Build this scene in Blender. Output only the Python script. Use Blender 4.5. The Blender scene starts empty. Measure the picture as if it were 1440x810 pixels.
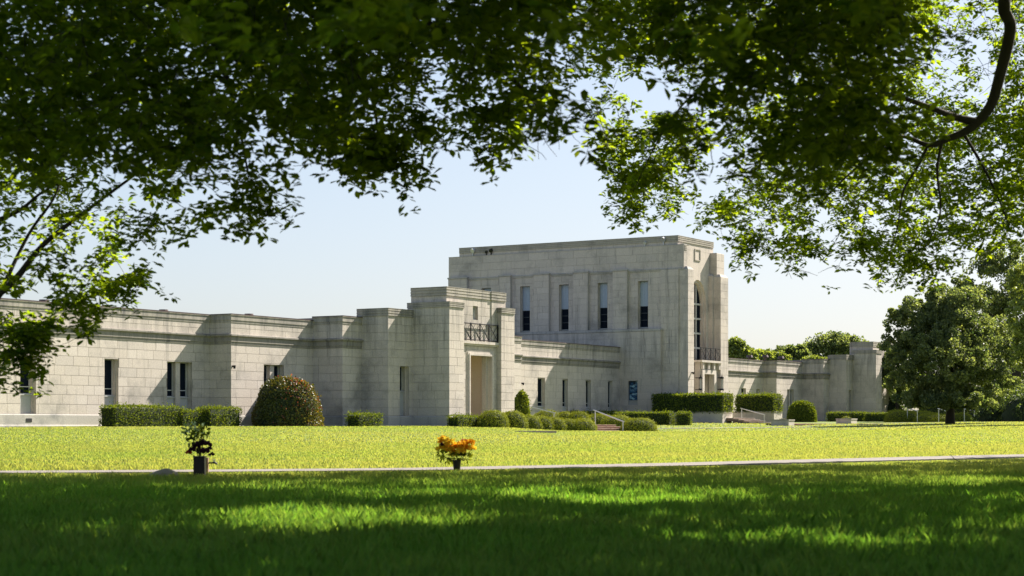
import bpy, bmesh, math, random
import numpy as np
from mathutils import Vector, Matrix
random.seed(7); rng = np.random.default_rng(11)
S = bpy.context.scene; COL = S.collection
R = math.radians

# ------------------------------------------------------------------ camera, sky, sun, exposure
EYE = 0.0                      # world z = 0 is the level of the lens and of the ground at the building
FPX, HY, CX = 2620.0, 600.0, 720.0     # focal length in photo pixels, horizon row, centre column (photo 1440 x 810)
cam = bpy.data.cameras.new('camera'); camo = bpy.data.objects.new('camera', cam); COL.objects.link(camo)
camo.location = (0, 0, EYE); camo.rotation_euler = (R(90), 0, 0)
cam.sensor_width = 36; cam.lens = FPX / 1440 * 36
cam.shift_y = (HY - 405) / 1440
cam.clip_start = .1; cam.clip_end = 5000
cam.dof.use_dof = True; cam.dof.focus_distance = 105; cam.dof.aperture_fstop = 5.6
S.camera = camo

th = math.atan2(1, .603)       # the building's front runs along this heading
SUNA, SUNB, SUNZ = 1.05, .34, 1.0          # towards the sun: along the front, out of the front, up
Dv = Vector((math.cos(th), math.sin(th), 0)); Nv = Vector((math.sin(th), -math.cos(th), 0))
SUN = (Dv * SUNA + Nv * SUNB + Vector((0, 0, SUNZ))).normalized()
SX, SY = SUN.x / SUN.z, SUN.y / SUN.z      # shadow shift per metre of height
el = math.asin(SUN.z); az = math.atan2(SUN.x, SUN.y)
W = bpy.data.worlds.new('World'); S.world = W; W.use_nodes = True
nt = W.node_tree; bg = nt.nodes['Background']
sky = nt.nodes.new('ShaderNodeTexSky'); sky.sky_type = 'NISHITA'; sky.sun_disc = False
sky.sun_elevation = el; sky.sun_rotation = az
sky.air_density = 1.0; sky.dust_density = 1.6; sky.ozone_density = 1.2; sky.altitude = 100
# hazy bright day: the sky's range is compressed a little and its colour softened, the same all round
hs_ = nt.nodes.new('ShaderNodeHueSaturation'); hs_.inputs['Saturation'].default_value = .98
tn_ = nt.nodes.new('ShaderNodeVectorMath'); tn_.operation = 'MULTIPLY'; tn_.inputs[1].default_value = (.98, 1.0, 1.12)
ad_ = nt.nodes.new('ShaderNodeVectorMath'); ad_.operation = 'ADD'; KS = 9.0; ad_.inputs[1].default_value = (KS, KS, KS)
dv_ = nt.nodes.new('ShaderNodeVectorMath'); dv_.operation = 'DIVIDE'
sc_ = nt.nodes.new('ShaderNodeVectorMath'); sc_.operation = 'SCALE'; sc_.inputs['Scale'].default_value = KS
nt.links.new(sky.outputs[0], hs_.inputs['Color']); nt.links.new(hs_.outputs[0], tn_.inputs[0]); nt.links.new(tn_.outputs[0], ad_.inputs[0]); nt.links.new(tn_.outputs[0], dv_.inputs[0])
nt.links.new(ad_.outputs[0], dv_.inputs[1]); nt.links.new(dv_.outputs[0], sc_.inputs[0])
nt.links.new(sc_.outputs[0], bg.inputs[0]); bg.inputs[1].default_value = .084
sl = bpy.data.lights.new('sun', 'SUN'); so = bpy.data.objects.new('sun', sl); COL.objects.link(so)
sl.energy = 5; sl.angle = R(.5); sl.color = (1, .925, .82)
so.rotation_euler = SUN.to_track_quat('Z', 'Y').to_euler(); so.location = (40, 40, 60)
S.view_settings.view_transform = 'Standard'; S.view_settings.look = 'None'
S.view_settings.exposure = 1.52; S.view_settings.gamma = 1; S.view_settings.use_curve_mapping = False
S.cycles.max_bounces = 8; S.cycles.transparent_max_bounces = 8; S.cycles.transmission_bounces = 6

# ------------------------------------------------------------------ materials
def newmat(name):
    m = bpy.data.materials.new(name); m.use_nodes = True
    n = m.node_tree.nodes; b = n['Principled BSDF']; return m, n, m.node_tree.links, b
def node(n, t, **k):
    o = n.new(t)
    for a, v in k.items(): setattr(o, a, v)
    return o
def plain(name, col, rough=.6, metal=0, var=.0, bump=0, scale=8):
    m, n, l, b = newmat(name)
    b.inputs['Roughness'].default_value = rough; b.inputs['Metallic'].default_value = metal
    g = node(n, 'ShaderNodeNewGeometry'); no = node(n, 'ShaderNodeTexNoise'); no.inputs['Scale'].default_value = scale
    no.inputs['Detail'].default_value = 5
    l.new(g.outputs['Position'], no.inputs['Vector'])
    mx = node(n, 'ShaderNodeMix', data_type='RGBA')
    c = Vector(col)
    mx.inputs[6].default_value = (*(c * (1 - var)), 1); mx.inputs[7].default_value = (*(c * (1 + var)), 1)
    l.new(no.outputs[0], mx.inputs[0]); l.new(mx.outputs[2], b.inputs['Base Color'])
    if bump:
        bp = node(n, 'ShaderNodeBump'); bp.inputs['Strength'].default_value = bump; bp.inputs['Distance'].default_value = .02
        l.new(no.outputs[0], bp.inputs['Height']); l.new(bp.outputs[0], b.inputs['Normal'])
    return m
def stone(name, base, dark, streak=.6, tone=1.0):
    m, n, l, b = newmat(name)
    b.inputs['Roughness'].default_value = .9; b.inputs['Specular IOR Level'].default_value = .2
    g = node(n, 'ShaderNodeNewGeometry')
    at = node(n, 'ShaderNodeAttribute', attribute_name='tint')
    # block to block tone
    c1 = node(n, 'ShaderNodeValToRGB'); cr = c1.color_ramp
    cr.elements[0].color = (*(Vector(base) * .91), 1); cr.elements[1].color = (*(Vector(base) * 1.06), 1)
    e = cr.elements.new(.5); e.color = (base[0] * .98, base[1] * .97, base[2] * .95, 1)
    l.new(at.outputs['Fac'], c1.inputs[0])
    # broad weathering
    n1 = node(n, 'ShaderNodeTexNoise'); n1.inputs['Scale'].default_value = .45; n1.inputs['Detail'].default_value = 9; n1.inputs['Roughness'].default_value = .68
    l.new(g.outputs['Position'], n1.inputs['Vector'])
    # vertical streaks
    mp = node(n, 'ShaderNodeMapping'); mp.inputs['Scale'].default_value = (2.6, 2.6, .22)
    l.new(g.outputs['Position'], mp.inputs['Vector'])
    n2 = node(n, 'ShaderNodeTexNoise'); n2.inputs['Scale'].default_value = 1.0; n2.inputs['Detail'].default_value = 8; n2.inputs['Roughness'].default_value = .7
    l.new(mp.outputs[0], n2.inputs['Vector'])
    n3 = node(n, 'ShaderNodeTexNoise'); n3.inputs['Scale'].default_value = 22; n3.inputs['Detail'].default_value = 6
    l.new(g.outputs['Position'], n3.inputs['Vector'])
    r1 = node(n, 'ShaderNodeValToRGB'); r1.color_ramp.elements[0].position = .5; r1.color_ramp.elements[1].position = .74
    l.new(n1.outputs[0], r1.inputs[0])
    r2 = node(n, 'ShaderNodeValToRGB'); r2.color_ramp.elements[0].position = .52; r2.color_ramp.elements[1].position = .78
    sz_ = node(n, 'ShaderNodeSeparateXYZ'); l.new(g.outputs['Position'], sz_.inputs[0])
    mr_ = node(n, 'ShaderNodeMapRange'); mr_.inputs[1].default_value = 3.3; mr_.inputs[2].default_value = 5.3; mr_.inputs[3].default_value = -.03; mr_.inputs[4].default_value = .11; l.new(sz_.outputs[2], mr_.inputs[0])
    as_ = node(n, 'ShaderNodeMath', operation='ADD'); l.new(n2.outputs[0], as_.inputs[0]); l.new(mr_.outputs[0], as_.inputs[1]); m2_ = node(n, 'ShaderNodeMapRange'); m2_.inputs[1].default_value = 5.8; m2_.inputs[2].default_value = 7.2; m2_.inputs[3].default_value = 0; m2_.inputs[4].default_value = -.12; l.new(sz_.outputs[2], m2_.inputs[0])
    a2_ = node(n, 'ShaderNodeMath', operation='ADD'); l.new(as_.outputs[0], a2_.inputs[0]); l.new(m2_.outputs[0], a2_.inputs[1]); l.new(a2_.outputs[0], r2.inputs[0])
    ad = node(n, 'ShaderNodeMath', operation='MAXIMUM'); l.new(r1.outputs[0], ad.inputs[0]); l.new(r2.outputs[0], ad.inputs[1])
    mu = node(n, 'ShaderNodeMath', operation='MULTIPLY'); mu.inputs[1].default_value = streak; l.new(ad.outputs[0], mu.inputs[0])
    mx = node(n, 'ShaderNodeMix', data_type='RGBA'); mx.inputs[7].default_value = (*dark, 1)
    l.new(mu.outputs[0], mx.inputs[0]); l.new(c1.outputs[0], mx.inputs[6])
    m3 = node(n, 'ShaderNodeMix', data_type='RGBA', blend_type='OVERLAY'); m3.inputs[0].default_value = .35
    l.new(mx.outputs[2], m3.inputs[6]); l.new(n3.outputs[0], m3.inputs[7])
    l.new(m3.outputs[2], b.inputs['Base Color'])
    bp = node(n, 'ShaderNodeBump'); bp.inputs['Strength'].default_value = .25; bp.inputs['Distance'].default_value = .01
    l.new(n3.outputs[0], bp.inputs['Height']); l.new(bp.outputs[0], b.inputs['Normal'])
    return m
def leafmat(name, c0, c1, trans=.45, rough=.55, attr='tint', tcol=None):
    m, n, l, b = newmat(name); out = n['Material Output']
    at = node(n, 'ShaderNodeAttribute', attribute_name=attr)
    mx = node(n, 'ShaderNodeMix', data_type='RGBA'); mx.inputs[6].default_value = (*c0, 1); mx.inputs[7].default_value = (*c1, 1)
    l.new(at.outputs['Fac'], mx.inputs[0]); l.new(mx.outputs[2], b.inputs['Base Color'])
    b.inputs['Roughness'].default_value = rough; b.inputs['Specular IOR Level'].default_value = .12 if rough > .58 else .3
    if trans > 0:
        t = node(n, 'ShaderNodeBsdfTranslucent')
        tm = node(n, 'ShaderNodeMix', data_type='RGBA', blend_type='MULTIPLY'); tm.inputs[0].default_value = 1
        tm.inputs[7].default_value = (*(tcol or (2.6, 2.3, .8)), 1); l.new(mx.outputs[2], tm.inputs[6])
        l.new(tm.outputs[2], t.inputs[0])
        ms = node(n, 'ShaderNodeMixShader'); ms.inputs[0].default_value = trans
        l.new(b.outputs[0], ms.inputs[1]); l.new(t.outputs[0], ms.inputs[2]); l.new(ms.outputs[0], out.inputs[0])
    return m
M = {}
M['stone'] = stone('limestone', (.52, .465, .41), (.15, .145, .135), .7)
M['stone_grey'] = stone('weathered limestone', (.42, .395, .365), (.11, .12, .125), .85)
M['trim'] = stone('limestone moulding', (.37, .34, .295), (.10, .10, .10), .85)
M['stone_bounce'] = stone('limestone with painted bounce light', (.78, .64, .52), (.55, .44, .36), .35)  # porch stone: bounce light from the paving painted in as paler, warmer colour
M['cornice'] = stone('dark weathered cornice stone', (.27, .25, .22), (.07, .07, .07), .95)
M['riser'] = stone('brick riser with painted shade', (.20, .13, .10), (.09, .07, .06), .6)  # shade on the step risers is put into this darker brick colour
M['joint'] = plain('mortar', (.37, .335, .295), .95, var=.25, scale=6)
M['brick'] = stone('brick paving', (.46, .35, .29), (.2, .17, .14), .6)
M['metal_edge'] = plain('brown roof edge metal', (.09, .06, .055), .5, .3, .2)
M['iron'] = plain('dark wrought iron', (.018, .018, .02), .5, .6, .2)
M['frame'] = plain('pale window frame', (.5, .5, .48), .5, .2, .15)
M['frame_dark'] = plain('dark window frame', (.05, .06, .07), .5, .3, .15)
M['panel'] = plain('grey window panel', (.33, .39, .46), .5, .2, .12)
M['spandrel'] = plain('grey stone panel', (.36, .36, .35), .8, 0, .12)
M['rail'] = plain('galvanised handrail', (.5, .5, .5), .4, .7, .1)
M['roofing'] = plain('grey roofing', (.2, .19, .18), .9, 0, .2)
M['bronze'] = plain('dark bronze', (.025, .02, .018), .45, .6, .3)
M['soil'] = plain('soil', (.05, .035, .02), 1, 0, .3)
M['wood'] = plain('weathered wood post', (.22, .13, .07), .8, 0, .3, scale=30)
M['concrete'] = plain('pale concrete', (.25, .215, .19), .9, 0, .4, .3, 3)
M['asphalt'] = plain('worn path surface', (.18, .155, .14), .95, 0, .3, .4, 5)
M['lampglass'] = plain('frosted lantern glass', (.6, .6, .55), .3, 0, .05)
M['doordark'] = plain('dark door', (.03, .028, .03), .4, .2, .2)
m, n, l, b = newmat('window glass'); M['glass'] = m
b.inputs['Base Color'].default_value = (.008, .012, .02, 1); b.inputs['Roughness'].default_value = .08; b.inputs['Specular IOR Level'].default_value = .14; b.inputs['IOR'].default_value = 1.12
g_ = node(n, 'ShaderNodeNewGeometry'); no_ = node(n, 'ShaderNodeTexNoise'); no_.inputs['Scale'].default_value = 1.2
bp_ = node(n, 'ShaderNodeBump'); bp_.inputs['Strength'].default_value = .15; bp_.inputs['Distance'].default_value = .05
l.new(g_.outputs['Position'], no_.inputs['Vector']); l.new(no_.outputs[0], bp_.inputs['Height']); l.new(bp_.outputs[0], b.inputs['Normal'])
m, n, l, b = newmat('blue stained glass'); M['stained'] = m
v_ = node(n, 'ShaderNodeTexVoronoi'); v_.inputs['Scale'].default_value = 5; g_ = node(n, 'ShaderNodeNewGeometry')
mp_ = node(n, 'ShaderNodeMapping'); mp_.inputs['Scale'].default_value = (1, 1, 2.2); l.new(g_.outputs['Position'], mp_.inputs['Vector']); l.new(mp_.outputs[0], v_.inputs['Vector'])
r_ = node(n, 'ShaderNodeValToRGB'); ee = r_.color_ramp.elements
ee[0].color = (.01, .02, .04, 1); ee[1].color = (.35, .55, .62, 1); x_ = ee.new(.45); x_.color = (.02, .09, .2, 1)
sp_ = node(n, 'ShaderNodeSeparateColor'); l.new(v_.outputs['Color'], sp_.inputs[0]); l.new(sp_.outputs[0], r_.inputs[0]); l.new(r_.outputs[0], b.inputs['Base Color'])
b.inputs['Roughness'].default_value = .25
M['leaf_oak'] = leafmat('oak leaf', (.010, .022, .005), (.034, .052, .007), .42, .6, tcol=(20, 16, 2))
M['leaf_hedge'] = leafmat('hedge leaf', (.025, .05, .010), (.16, .20, .03), .3, .62, tcol=(2.8, 2.5, .4))
M['leaf_mound'] = leafmat('clipped mound leaf', (.10, .135, .010), (.33, .35, .03), .15, .6, tcol=(2.2, 2., .4))
M['leaf_red'] = leafmat('reddish bush leaf', (.035, .055, .014), (.17, .17, .035), .25, .4, tcol=(2.2, 1.6, .5))
M['shoot'] = leafmat('red young shoot', (.10, .025, .015), (.26, .09, .05), .3, .45, tcol=(2.2, 1.6, .8))
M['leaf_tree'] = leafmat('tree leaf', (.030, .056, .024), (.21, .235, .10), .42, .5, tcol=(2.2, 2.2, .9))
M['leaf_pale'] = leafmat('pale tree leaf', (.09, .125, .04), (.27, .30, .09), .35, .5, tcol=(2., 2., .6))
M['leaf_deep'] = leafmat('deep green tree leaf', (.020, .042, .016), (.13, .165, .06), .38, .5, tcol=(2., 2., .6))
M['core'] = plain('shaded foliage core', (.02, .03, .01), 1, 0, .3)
M['bark'] = plain('oak bark', (.034, .027, .021), .95, 0, .4, .8, 14)
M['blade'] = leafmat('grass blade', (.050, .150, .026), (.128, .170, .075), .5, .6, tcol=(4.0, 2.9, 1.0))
M['petal_orange'] = leafmat('orange petal', (.82, .38, .02), (.95, .74, .08), .4, .6, tcol=(1.2, 1.25, 1))
M['petal_dark'] = leafmat('dark purple petal', (.03, .012, .03), (.12, .035, .08), .2, .6, tcol=(1.3, 1, 1.2))
M['petal_pale'] = leafmat('pale green petal', (.16, .26, .08), (.5, .6, .35), .3, .6, tcol=(1, 1, 1))
M['petal_red'] = leafmat('red petal', (.35, .03, .02), (.6, .1, .05), .3, .6, tcol=(1.3, 1, 1))
# lawn ground
m, n, l, b = newmat('lawn'); M['lawn'] = m
g_ = node(n, 'ShaderNodeNewGeometry'); a1 = node(n, 'ShaderNodeTexNoise'); a1.inputs['Scale'].default_value = .35; a1.inputs['Detail'].default_value = 9; a1.inputs['Roughness'].default_value = .7
a2 = node(n, 'ShaderNodeTexNoise'); a2.inputs['Scale'].default_value = 9; a2.inputs['Detail'].default_value = 8; a2.inputs['Roughness'].default_value = .8
l.new(g_.outputs['Position'], a1.inputs['Vector']); l.new(g_.outputs['Position'], a2.inputs['Vector'])
r_ = node(n, 'ShaderNodeValToRGB'); ee = r_.color_ramp.elements
ee[0].position = .3; ee[0].color = (.13, .17, .035, 1); ee[1].position = .7; ee[1].color = (.17, .205, .065, 1)
ad_ = node(n, 'ShaderNodeMix'); ad_.inputs[0].default_value = .5; l.new(a1.outputs[0], ad_.inputs[2]); l.new(a2.outputs[0], ad_.inputs[3])
l.new(ad_.outputs[0], r_.inputs[0]); l.new(r_.outputs[0], b.inputs['Base Color']); b.inputs['Roughness'].default_value = .85
b.inputs['Specular IOR Level'].default_value = .15
bp_ = node(n, 'ShaderNodeBump'); bp_.inputs['Strength'].default_value = 1; bp_.inputs['Distance'].default_value = .06
l.new(a2.outputs[0], bp_.inputs['Height']); l.new(bp_.outputs[0], b.inputs['Normal'])

# ------------------------------------------------------------------ object helpers
def tag(o, label=None, cat=None, group=None, kind=None):
    if label: o['label'] = label
    if cat: o['category'] = cat
    if group: o['group'] = group
    if kind: o['kind'] = kind
    return o
def empty(name, loc=(0, 0, 0), rz=0):
    o = bpy.data.objects.new(name, None); COL.objects.link(o); o.location = loc; o.rotation_euler = (0, 0, rz); return o
class MB:
    """collects faces (in the parent's frame) and links them as one mesh"""
    def __init__(s): s.v = []; s.f = []; s.t = []
    def poly(s, pts, tint=.5):
        i = len(s.v); s.v += [tuple(p) for p in pts]; s.f.append(tuple(range(i, i + len(pts)))); s.t.append(tint)
    def box(s, x0, x1, y0, y1, z0, z1, tint=.5):
        i = len(s.v); s.v += [(x, y, z) for z in (z0, z1) for x, y in ((x0, y0), (x1, y0), (x1, y1), (x0, y1))]
        for q in ((0, 3, 2, 1), (4, 5, 6, 7), (0, 1, 5, 4), (1, 2, 6, 5), (2, 3, 7, 6), (3, 0, 4, 7)):
            s.f.append(tuple(i + k for k in q)); s.t.append(tint)
    def cyl(s, p0, p1, r0, r1=None, n=8, tint=.5, cap=True):
        r1 = r0 if r1 is None else r1
        p0, p1 = Vector(p0), Vector(p1); d = (p1 - p0).normalized()
        a = d.cross(Vector((0, 0, 1)) if abs(d.z) < .9 else Vector((1, 0, 0))).normalized(); b_ = d.cross(a)
        i = len(s.v)
        for p, r in ((p0, r0), (p1, r1)):
            for k in range(n):
                t = 2 * math.pi * k / n; s.v.append(tuple(p + a * math.cos(t) * r + b_ * math.sin(t) * r))
        for k in range(n):
            k2 = (k + 1) % n; s.f.append((i + k, i + k2, i + n + k2, i + n + k)); s.t.append(tint)
        if cap: s.f.append(tuple(i + k for k in range(n))); s.f.append(tuple(i + n + k for k in range(n))[::-1]); s.t += [tint] * 2
    def tube(s, pts, rad, n=8, tint=.5):
        pts = [Vector(p) for p in pts]; base = len(s.v); N_ = len(pts)
        for j, p in enumerate(pts):
            d = (pts[min(j + 1, N_ - 1)] - pts[max(j - 1, 0)]).normalized()
            a = d.cross(Vector((.13, .97, .2))).normalized(); b_ = d.cross(a)
            r = rad[j] if isinstance(rad, (list, tuple)) else rad
            for k in range(n):
                t = 2 * math.pi * k / n; s.v.append(tuple(p + a * math.cos(t) * r + b_ * math.sin(t) * r))
        for j in range(N_ - 1):
            for k in range(n):
                k2 = (k + 1) % n; i = base + j * n
                s.f.append((i + k, i + k2, i + n + k2, i + n + k)); s.t.append(tint)
        s.f.append(tuple(base + k for k in range(n))); s.f.append(tuple(base + (N_ - 1) * n + k for k in range(n))[::-1]); s.t += [tint] * 2
    def build(s, name, mat, parent=None, smooth=False, loc=None):
        me = bpy.data.meshes.new(name); me.from_pydata(s.v, [], s.f); me.materials.append(mat)
        at = me.attributes.new('tint', 'FLOAT', 'FACE'); at.data.foreach_set('value', s.t)
        bm = bmesh.new(); bm.from_mesh(me); bmesh.ops.recalc_face_normals(bm, faces=bm.faces); bm.to_mesh(me); bm.free()
        if smooth: me.polygons.foreach_set('use_smooth', [True] * len(me.polygons))
        o = bpy.data.objects.new(name, me); COL.objects.link(o)
        if parent: o.parent = parent
        if loc: o.location = loc
        return o
def np_mesh(name, verts, loops_per, faces, tint, mat, parent=None, smooth=False):
    """verts (n,3), faces (m,k) all with k corners, tint per face"""
    me = bpy.data.meshes.new(name); m_, k = faces.shape
    me.vertices.add(len(verts)); me.vertices.foreach_set('co', np.ascontiguousarray(verts, dtype=np.float32).ravel())
    me.loops.add(m_ * k); me.loops.foreach_set('vertex_index', faces.astype(np.int32).ravel())
    me.polygons.add(m_); me.polygons.foreach_set('loop_start', np.arange(m_, dtype=np.int32) * k)
    me.update(calc_edges=True); me.materials.append(mat)
    at = me.attributes.new('tint', 'FLOAT', 'FACE'); at.data.foreach_set('value', tint.astype(np.float32))
    o = bpy.data.objects.new(name, me); COL.objects.link(o)
    if parent: o.parent = parent
    return o
def leaves(P, axis, nrm, size, width=.55, fold=.25):
    """folded leaves: P base point, axis to the tip, nrm leaf normal, size length (n,)"""
    n_ = len(P); axis = axis / (np.linalg.norm(axis, axis=1, keepdims=True) + 1e-9)
    side = np.cross(axis, nrm); side /= (np.linalg.norm(side, axis=1, keepdims=True) + 1e-9); up = np.cross(side, axis)
    L = size[:, None]; w = L * width * .5
    b0 = P; tip = P + axis * L - up * L * .12
    l1 = P + axis * L * .32 + side * w * .8 + up * w * fold; l2 = P + axis * L * .68 + side * w + up * w * fold
    r1 = P + axis * L * .32 - side * w * .8 + up * w * fold; r2 = P + axis * L * .68 - side * w + up * w * fold
    V = np.stack([b0, l1, l2, tip, r2, r1], axis=1).reshape(-1, 3)
    i = np.arange(n_)[:, None] * 6
    F = np.concatenate([i + np.array([[0, 1, 2, 3]]), i + np.array([[0, 3, 4, 5]])], axis=1).reshape(-1, 4)
    return V, F
def unit(n_):
    v = rng.normal(size=(n_, 3)); return v / np.linalg.norm(v, axis=1, keepdims=True)
def smooth_noise(P, sc, seed=0):
    """cheap 3-D value noise, numpy, 0..1"""
    q = P * sc + seed * 17.3; i = np.floor(q).astype(np.int64); f = q - i; f = f * f * (3 - 2 * f); o = 0
    for dx in (0, 1):
        for dy in (0, 1):
            for dz in (0, 1):
                h = ((i[:, 0] + dx) * 73856093) ^ ((i[:, 1] + dy) * 19349663) ^ ((i[:, 2] + dz) * 83492791) ^ (seed * 2654435)
                h = ((h ^ (h >> 13)) * 1274126177) & 0x7fffffff
                w = (f[:, 0] if dx else 1 - f[:, 0]) * (f[:, 1] if dy else 1 - f[:, 1]) * (f[:, 2] if dz else 1 - f[:, 2])
                o = o + w * ((h % 10007) / 10007.)
    return o

# ------------------------------------------------------------------ ground form
GU = np.array([-900, 0, 300, 600, 700, 800, 920, 1150, 1440, 2300.])
GY = np.array([-60, 24, 50, 80, 100, 109, 122, 140, 170, 260, 5000.])
GZ = np.array([
 [-.55]*10, [-.55]*10,
 [-.40,-.40,-.40,-.42,-.44,-.45,-.45,-.42,-.42,-.42],
 [-.02,-.02,-.02,-.06,-.12,-.22,-.26,-.22,-.12,-.1],
 [0,0,.0,.04,-.04,-.24,-.30,-.24,.02,.1],
 [0,0,.02,.06,.05,-.20,-.12,-.10,.12,.2],
 [0,0,.05,.1,.12,.15,.26,.15,.28,.4],
 [0,0,.1,.15,.2,.25,.36,.32,.42,.5],
 [0,0,.1,.2,.25,.3,.45,.55,.60,.7],
 [0,0,.1,.2,.25,.3,.5,.6,.9,.9],
 [0,0,.1,.2,.25,.3,.5,.6,.9,.9]])
def ground(X, Y):
    X = np.asarray(X, float); Y = np.asarray(Y, float)
    U = np.clip(720 + FPX * X / np.maximum(Y, 15), GU[0], GU[-1] - 1e-3); Yc = np.clip(Y, GY[0], GY[-1] - 1e-3)
    iu = np.clip(np.searchsorted(GU, U, side='right') - 1, 0, len(GU) - 2); iy = np.clip(np.searchsorted(GY, Yc, side='right') - 1, 0, len(GY) - 2)
    fu = (U - GU[iu]) / (GU[iu + 1] - GU[iu]); fy = (Yc - GY[iy]) / (GY[iy + 1] - GY[iy])
    fu = fu * fu * (3 - 2 * fu)
    return (GZ[iy, iu] * (1 - fu) + GZ[iy, iu + 1] * fu) * (1 - fy) + (GZ[iy + 1, iu] * (1 - fu) + GZ[iy + 1, iu + 1] * fu) * fy
def gz(x, y): return float(ground([x], [y])[0])
def at(u, Y): return (u - CX) / FPX * Y, Y
ys = np.concatenate([np.linspace(-60, 10, 12), np.arange(12, 180, 1.5), np.geomspace(182, 4500, 40)])
ts = np.linspace(-1, 1, 161)
VX = []; 
for y in ys:
    wdt = 45 + max(y, 0) * .75; VX.append(np.stack([ts * wdt, np.full_like(ts, y), ground(ts * wdt, np.full_like(ts, y))], 1))
V = np.concatenate(VX); nr, ncol = len(ys), len(ts)
ii = (np.arange(nr - 1)[:, None] * ncol + np.arange(ncol - 1)[None, :]).ravel()
F = np.stack([ii, ii + 1, ii + ncol + 1, ii + ncol], 1)
go = np_mesh('lawn', V, 4, F, np.full(len(F), .5), M['lawn']); tag(go, kind='structure')
go.data.polygons.foreach_set('use_smooth', [True] * len(F))

# ------------------------------------------------------------------ the building, in its own frame: a along the front, b out of it
Y0 = 91.0; P0 = Vector(((295 - CX) / FPX * Y0, Y0, 0))
def Pw(a, b): return P0 + Dv * a + Nv * b
def a_of(uu, b):
    q = (uu - CX) / FPX; p = Pw(0, b); return (q * p.y - p.x) / (Dv.x - q * Dv.y)
def b_of(uu, a):
    q = (uu - CX) / FPX; p = Pw(a, 0); return (q * p.y - p.x) / (Nv.x - q * Nv.y)
def zof(v, a, b): return (HY - v) * Pw(a, b).y / FPX
def L(a, b, z): return (a, -b, z)
B = empty('mausoleum_building', P0, th)
tag(B, 'long pale limestone mausoleum with tall windowed tower and stepped entrance block', 'building')

BLOCKS = []      # (screen size, verts, faces, tint)
def rect_minus(r, holes):
    out = [r]
    for h in holes:
        nxt = []
        for (x0, x1, z0, z1) in out:
            hx0, hx1, hz0, hz1 = h
            if hx1 <= x0 or hx0 >= x1 or hz1 <= z0 or hz0 >= z1: nxt.append((x0, x1, z0, z1)); continue
            if hx0 > x0: nxt.append((x0, hx0, z0, z1))
            if hx1 < x1: nxt.append((hx1, x1, z0, z1))
            m0, m1 = max(x0, hx0), min(x1, hx1)
            if hz0 > z0: nxt.append((m0, m1, z0, hz0))
            if hz1 < z1: nxt.append((m0, m1, hz1, z1))
        out = nxt
    return out
class Wall:
    """straight wall from P to Q (a,b), outward on the right hand; s along it, d depth behind its face"""
    def __init__(s, P, Q, start_convex=False):
        s.P = Vector((P[0], -P[1])); s.Q = Vector((Q[0], -Q[1])); s.len = (s.Q - s.P).length
        s.t = (s.Q - s.P) / s.len; s.n = Vector((s.t.y, -s.t.x)); s.sc = start_convex
    def pt(s, x, z, d=0):
        p = s.P + s.t * x - s.n * d; return (p.x, p.y, z)
    def box(s, mb, x0, x1, z0, z1, d0, d1, tint=.5):
        """d0 nearer the outside (smaller depth)"""
        i = len(mb.v)
        mb.v += [s.pt(x, z, d) for z in (z0, z1) for x, d in ((x0, d0), (x1, d0), (x1, d1), (x0, d1))]
        for q in ((0, 1, 5, 4), (1, 2, 6, 5), (2, 3, 7, 6), (3, 0, 4, 7), (0, 3, 2, 1), (4, 5, 6, 7)):
            mb.f.append(tuple(i + k for k in q)); mb.t.append(tint)
    def screen(s, x, z):
        p = s.pt(x, z); w = Pw(p[0], -p[1]); return CX + FPX * w.x / w.y, HY - FPX * z / w.y, w.y
def lay(wall, z0, z1, course, blen, holes, seed=0, tone=(.0, 1.)):
    r = random.Random(seed); nC = max(1, round((z1 - z0) / course)); hC = (z1 - z0) / nC; J = .014
    x_start = .034 if wall.sc else 0
    for c in range(nC):
        za, zb = z0 + c * hC, z0 + (c + 1) * hC
        x = x_start - (r.random() * blen * .8)
        while x < wall.len - .01:
            w = blen * r.uniform(.7, 1.3); x0, x1 = max(x, x_start), min(x + w, wall.len)
            if wall.len - x1 < .25: x1 = wall.len; 
            if x1 - x_start < .2: x1 = min(x_start + .35, wall.len); w = x1 - x
            t = min(1, max(0, r.gauss(.5, .22)))
            for (p0, p1, q0, q1) in rect_minus((x0, x1, za, zb), holes):
                if p1 - p0 < .07 or q1 - q0 < .05: continue
                e0 = 0 if abs(p0 - x_start) < 1e-6 or any(abs(p0 - h[1]) < 1e-6 for h in holes) else J / 2
                e1 = 0 if abs(p1 - wall.len) < 1e-6 or any(abs(p1 - h[0]) < 1e-6 for h in holes) else J / 2
                mb = MB(); dd = r.uniform(-.002, .003)
                wall.box(mb, p0 + e0, p1 - e1, q0 + J / 2, q1 - J / 2, dd, .034, t * (tone[1] - tone[0]) + tone[0])
                u_, v_, Yw = wall.screen((p0 + p1) / 2, (q0 + q1) / 2)
                vis = -5 < u_ < 1445; nx = wall.n
                # apparent width
                ua, _, _ = wall.screen(p0, q0); ub, _, _ = wall.screen(p1, q0)
                BLOCKS.append((abs(ub - ua) * (q1 - q0) * FPX / Yw if vis else 0, mb))
            if x1 >= wall.len: break
            x += w
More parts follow.
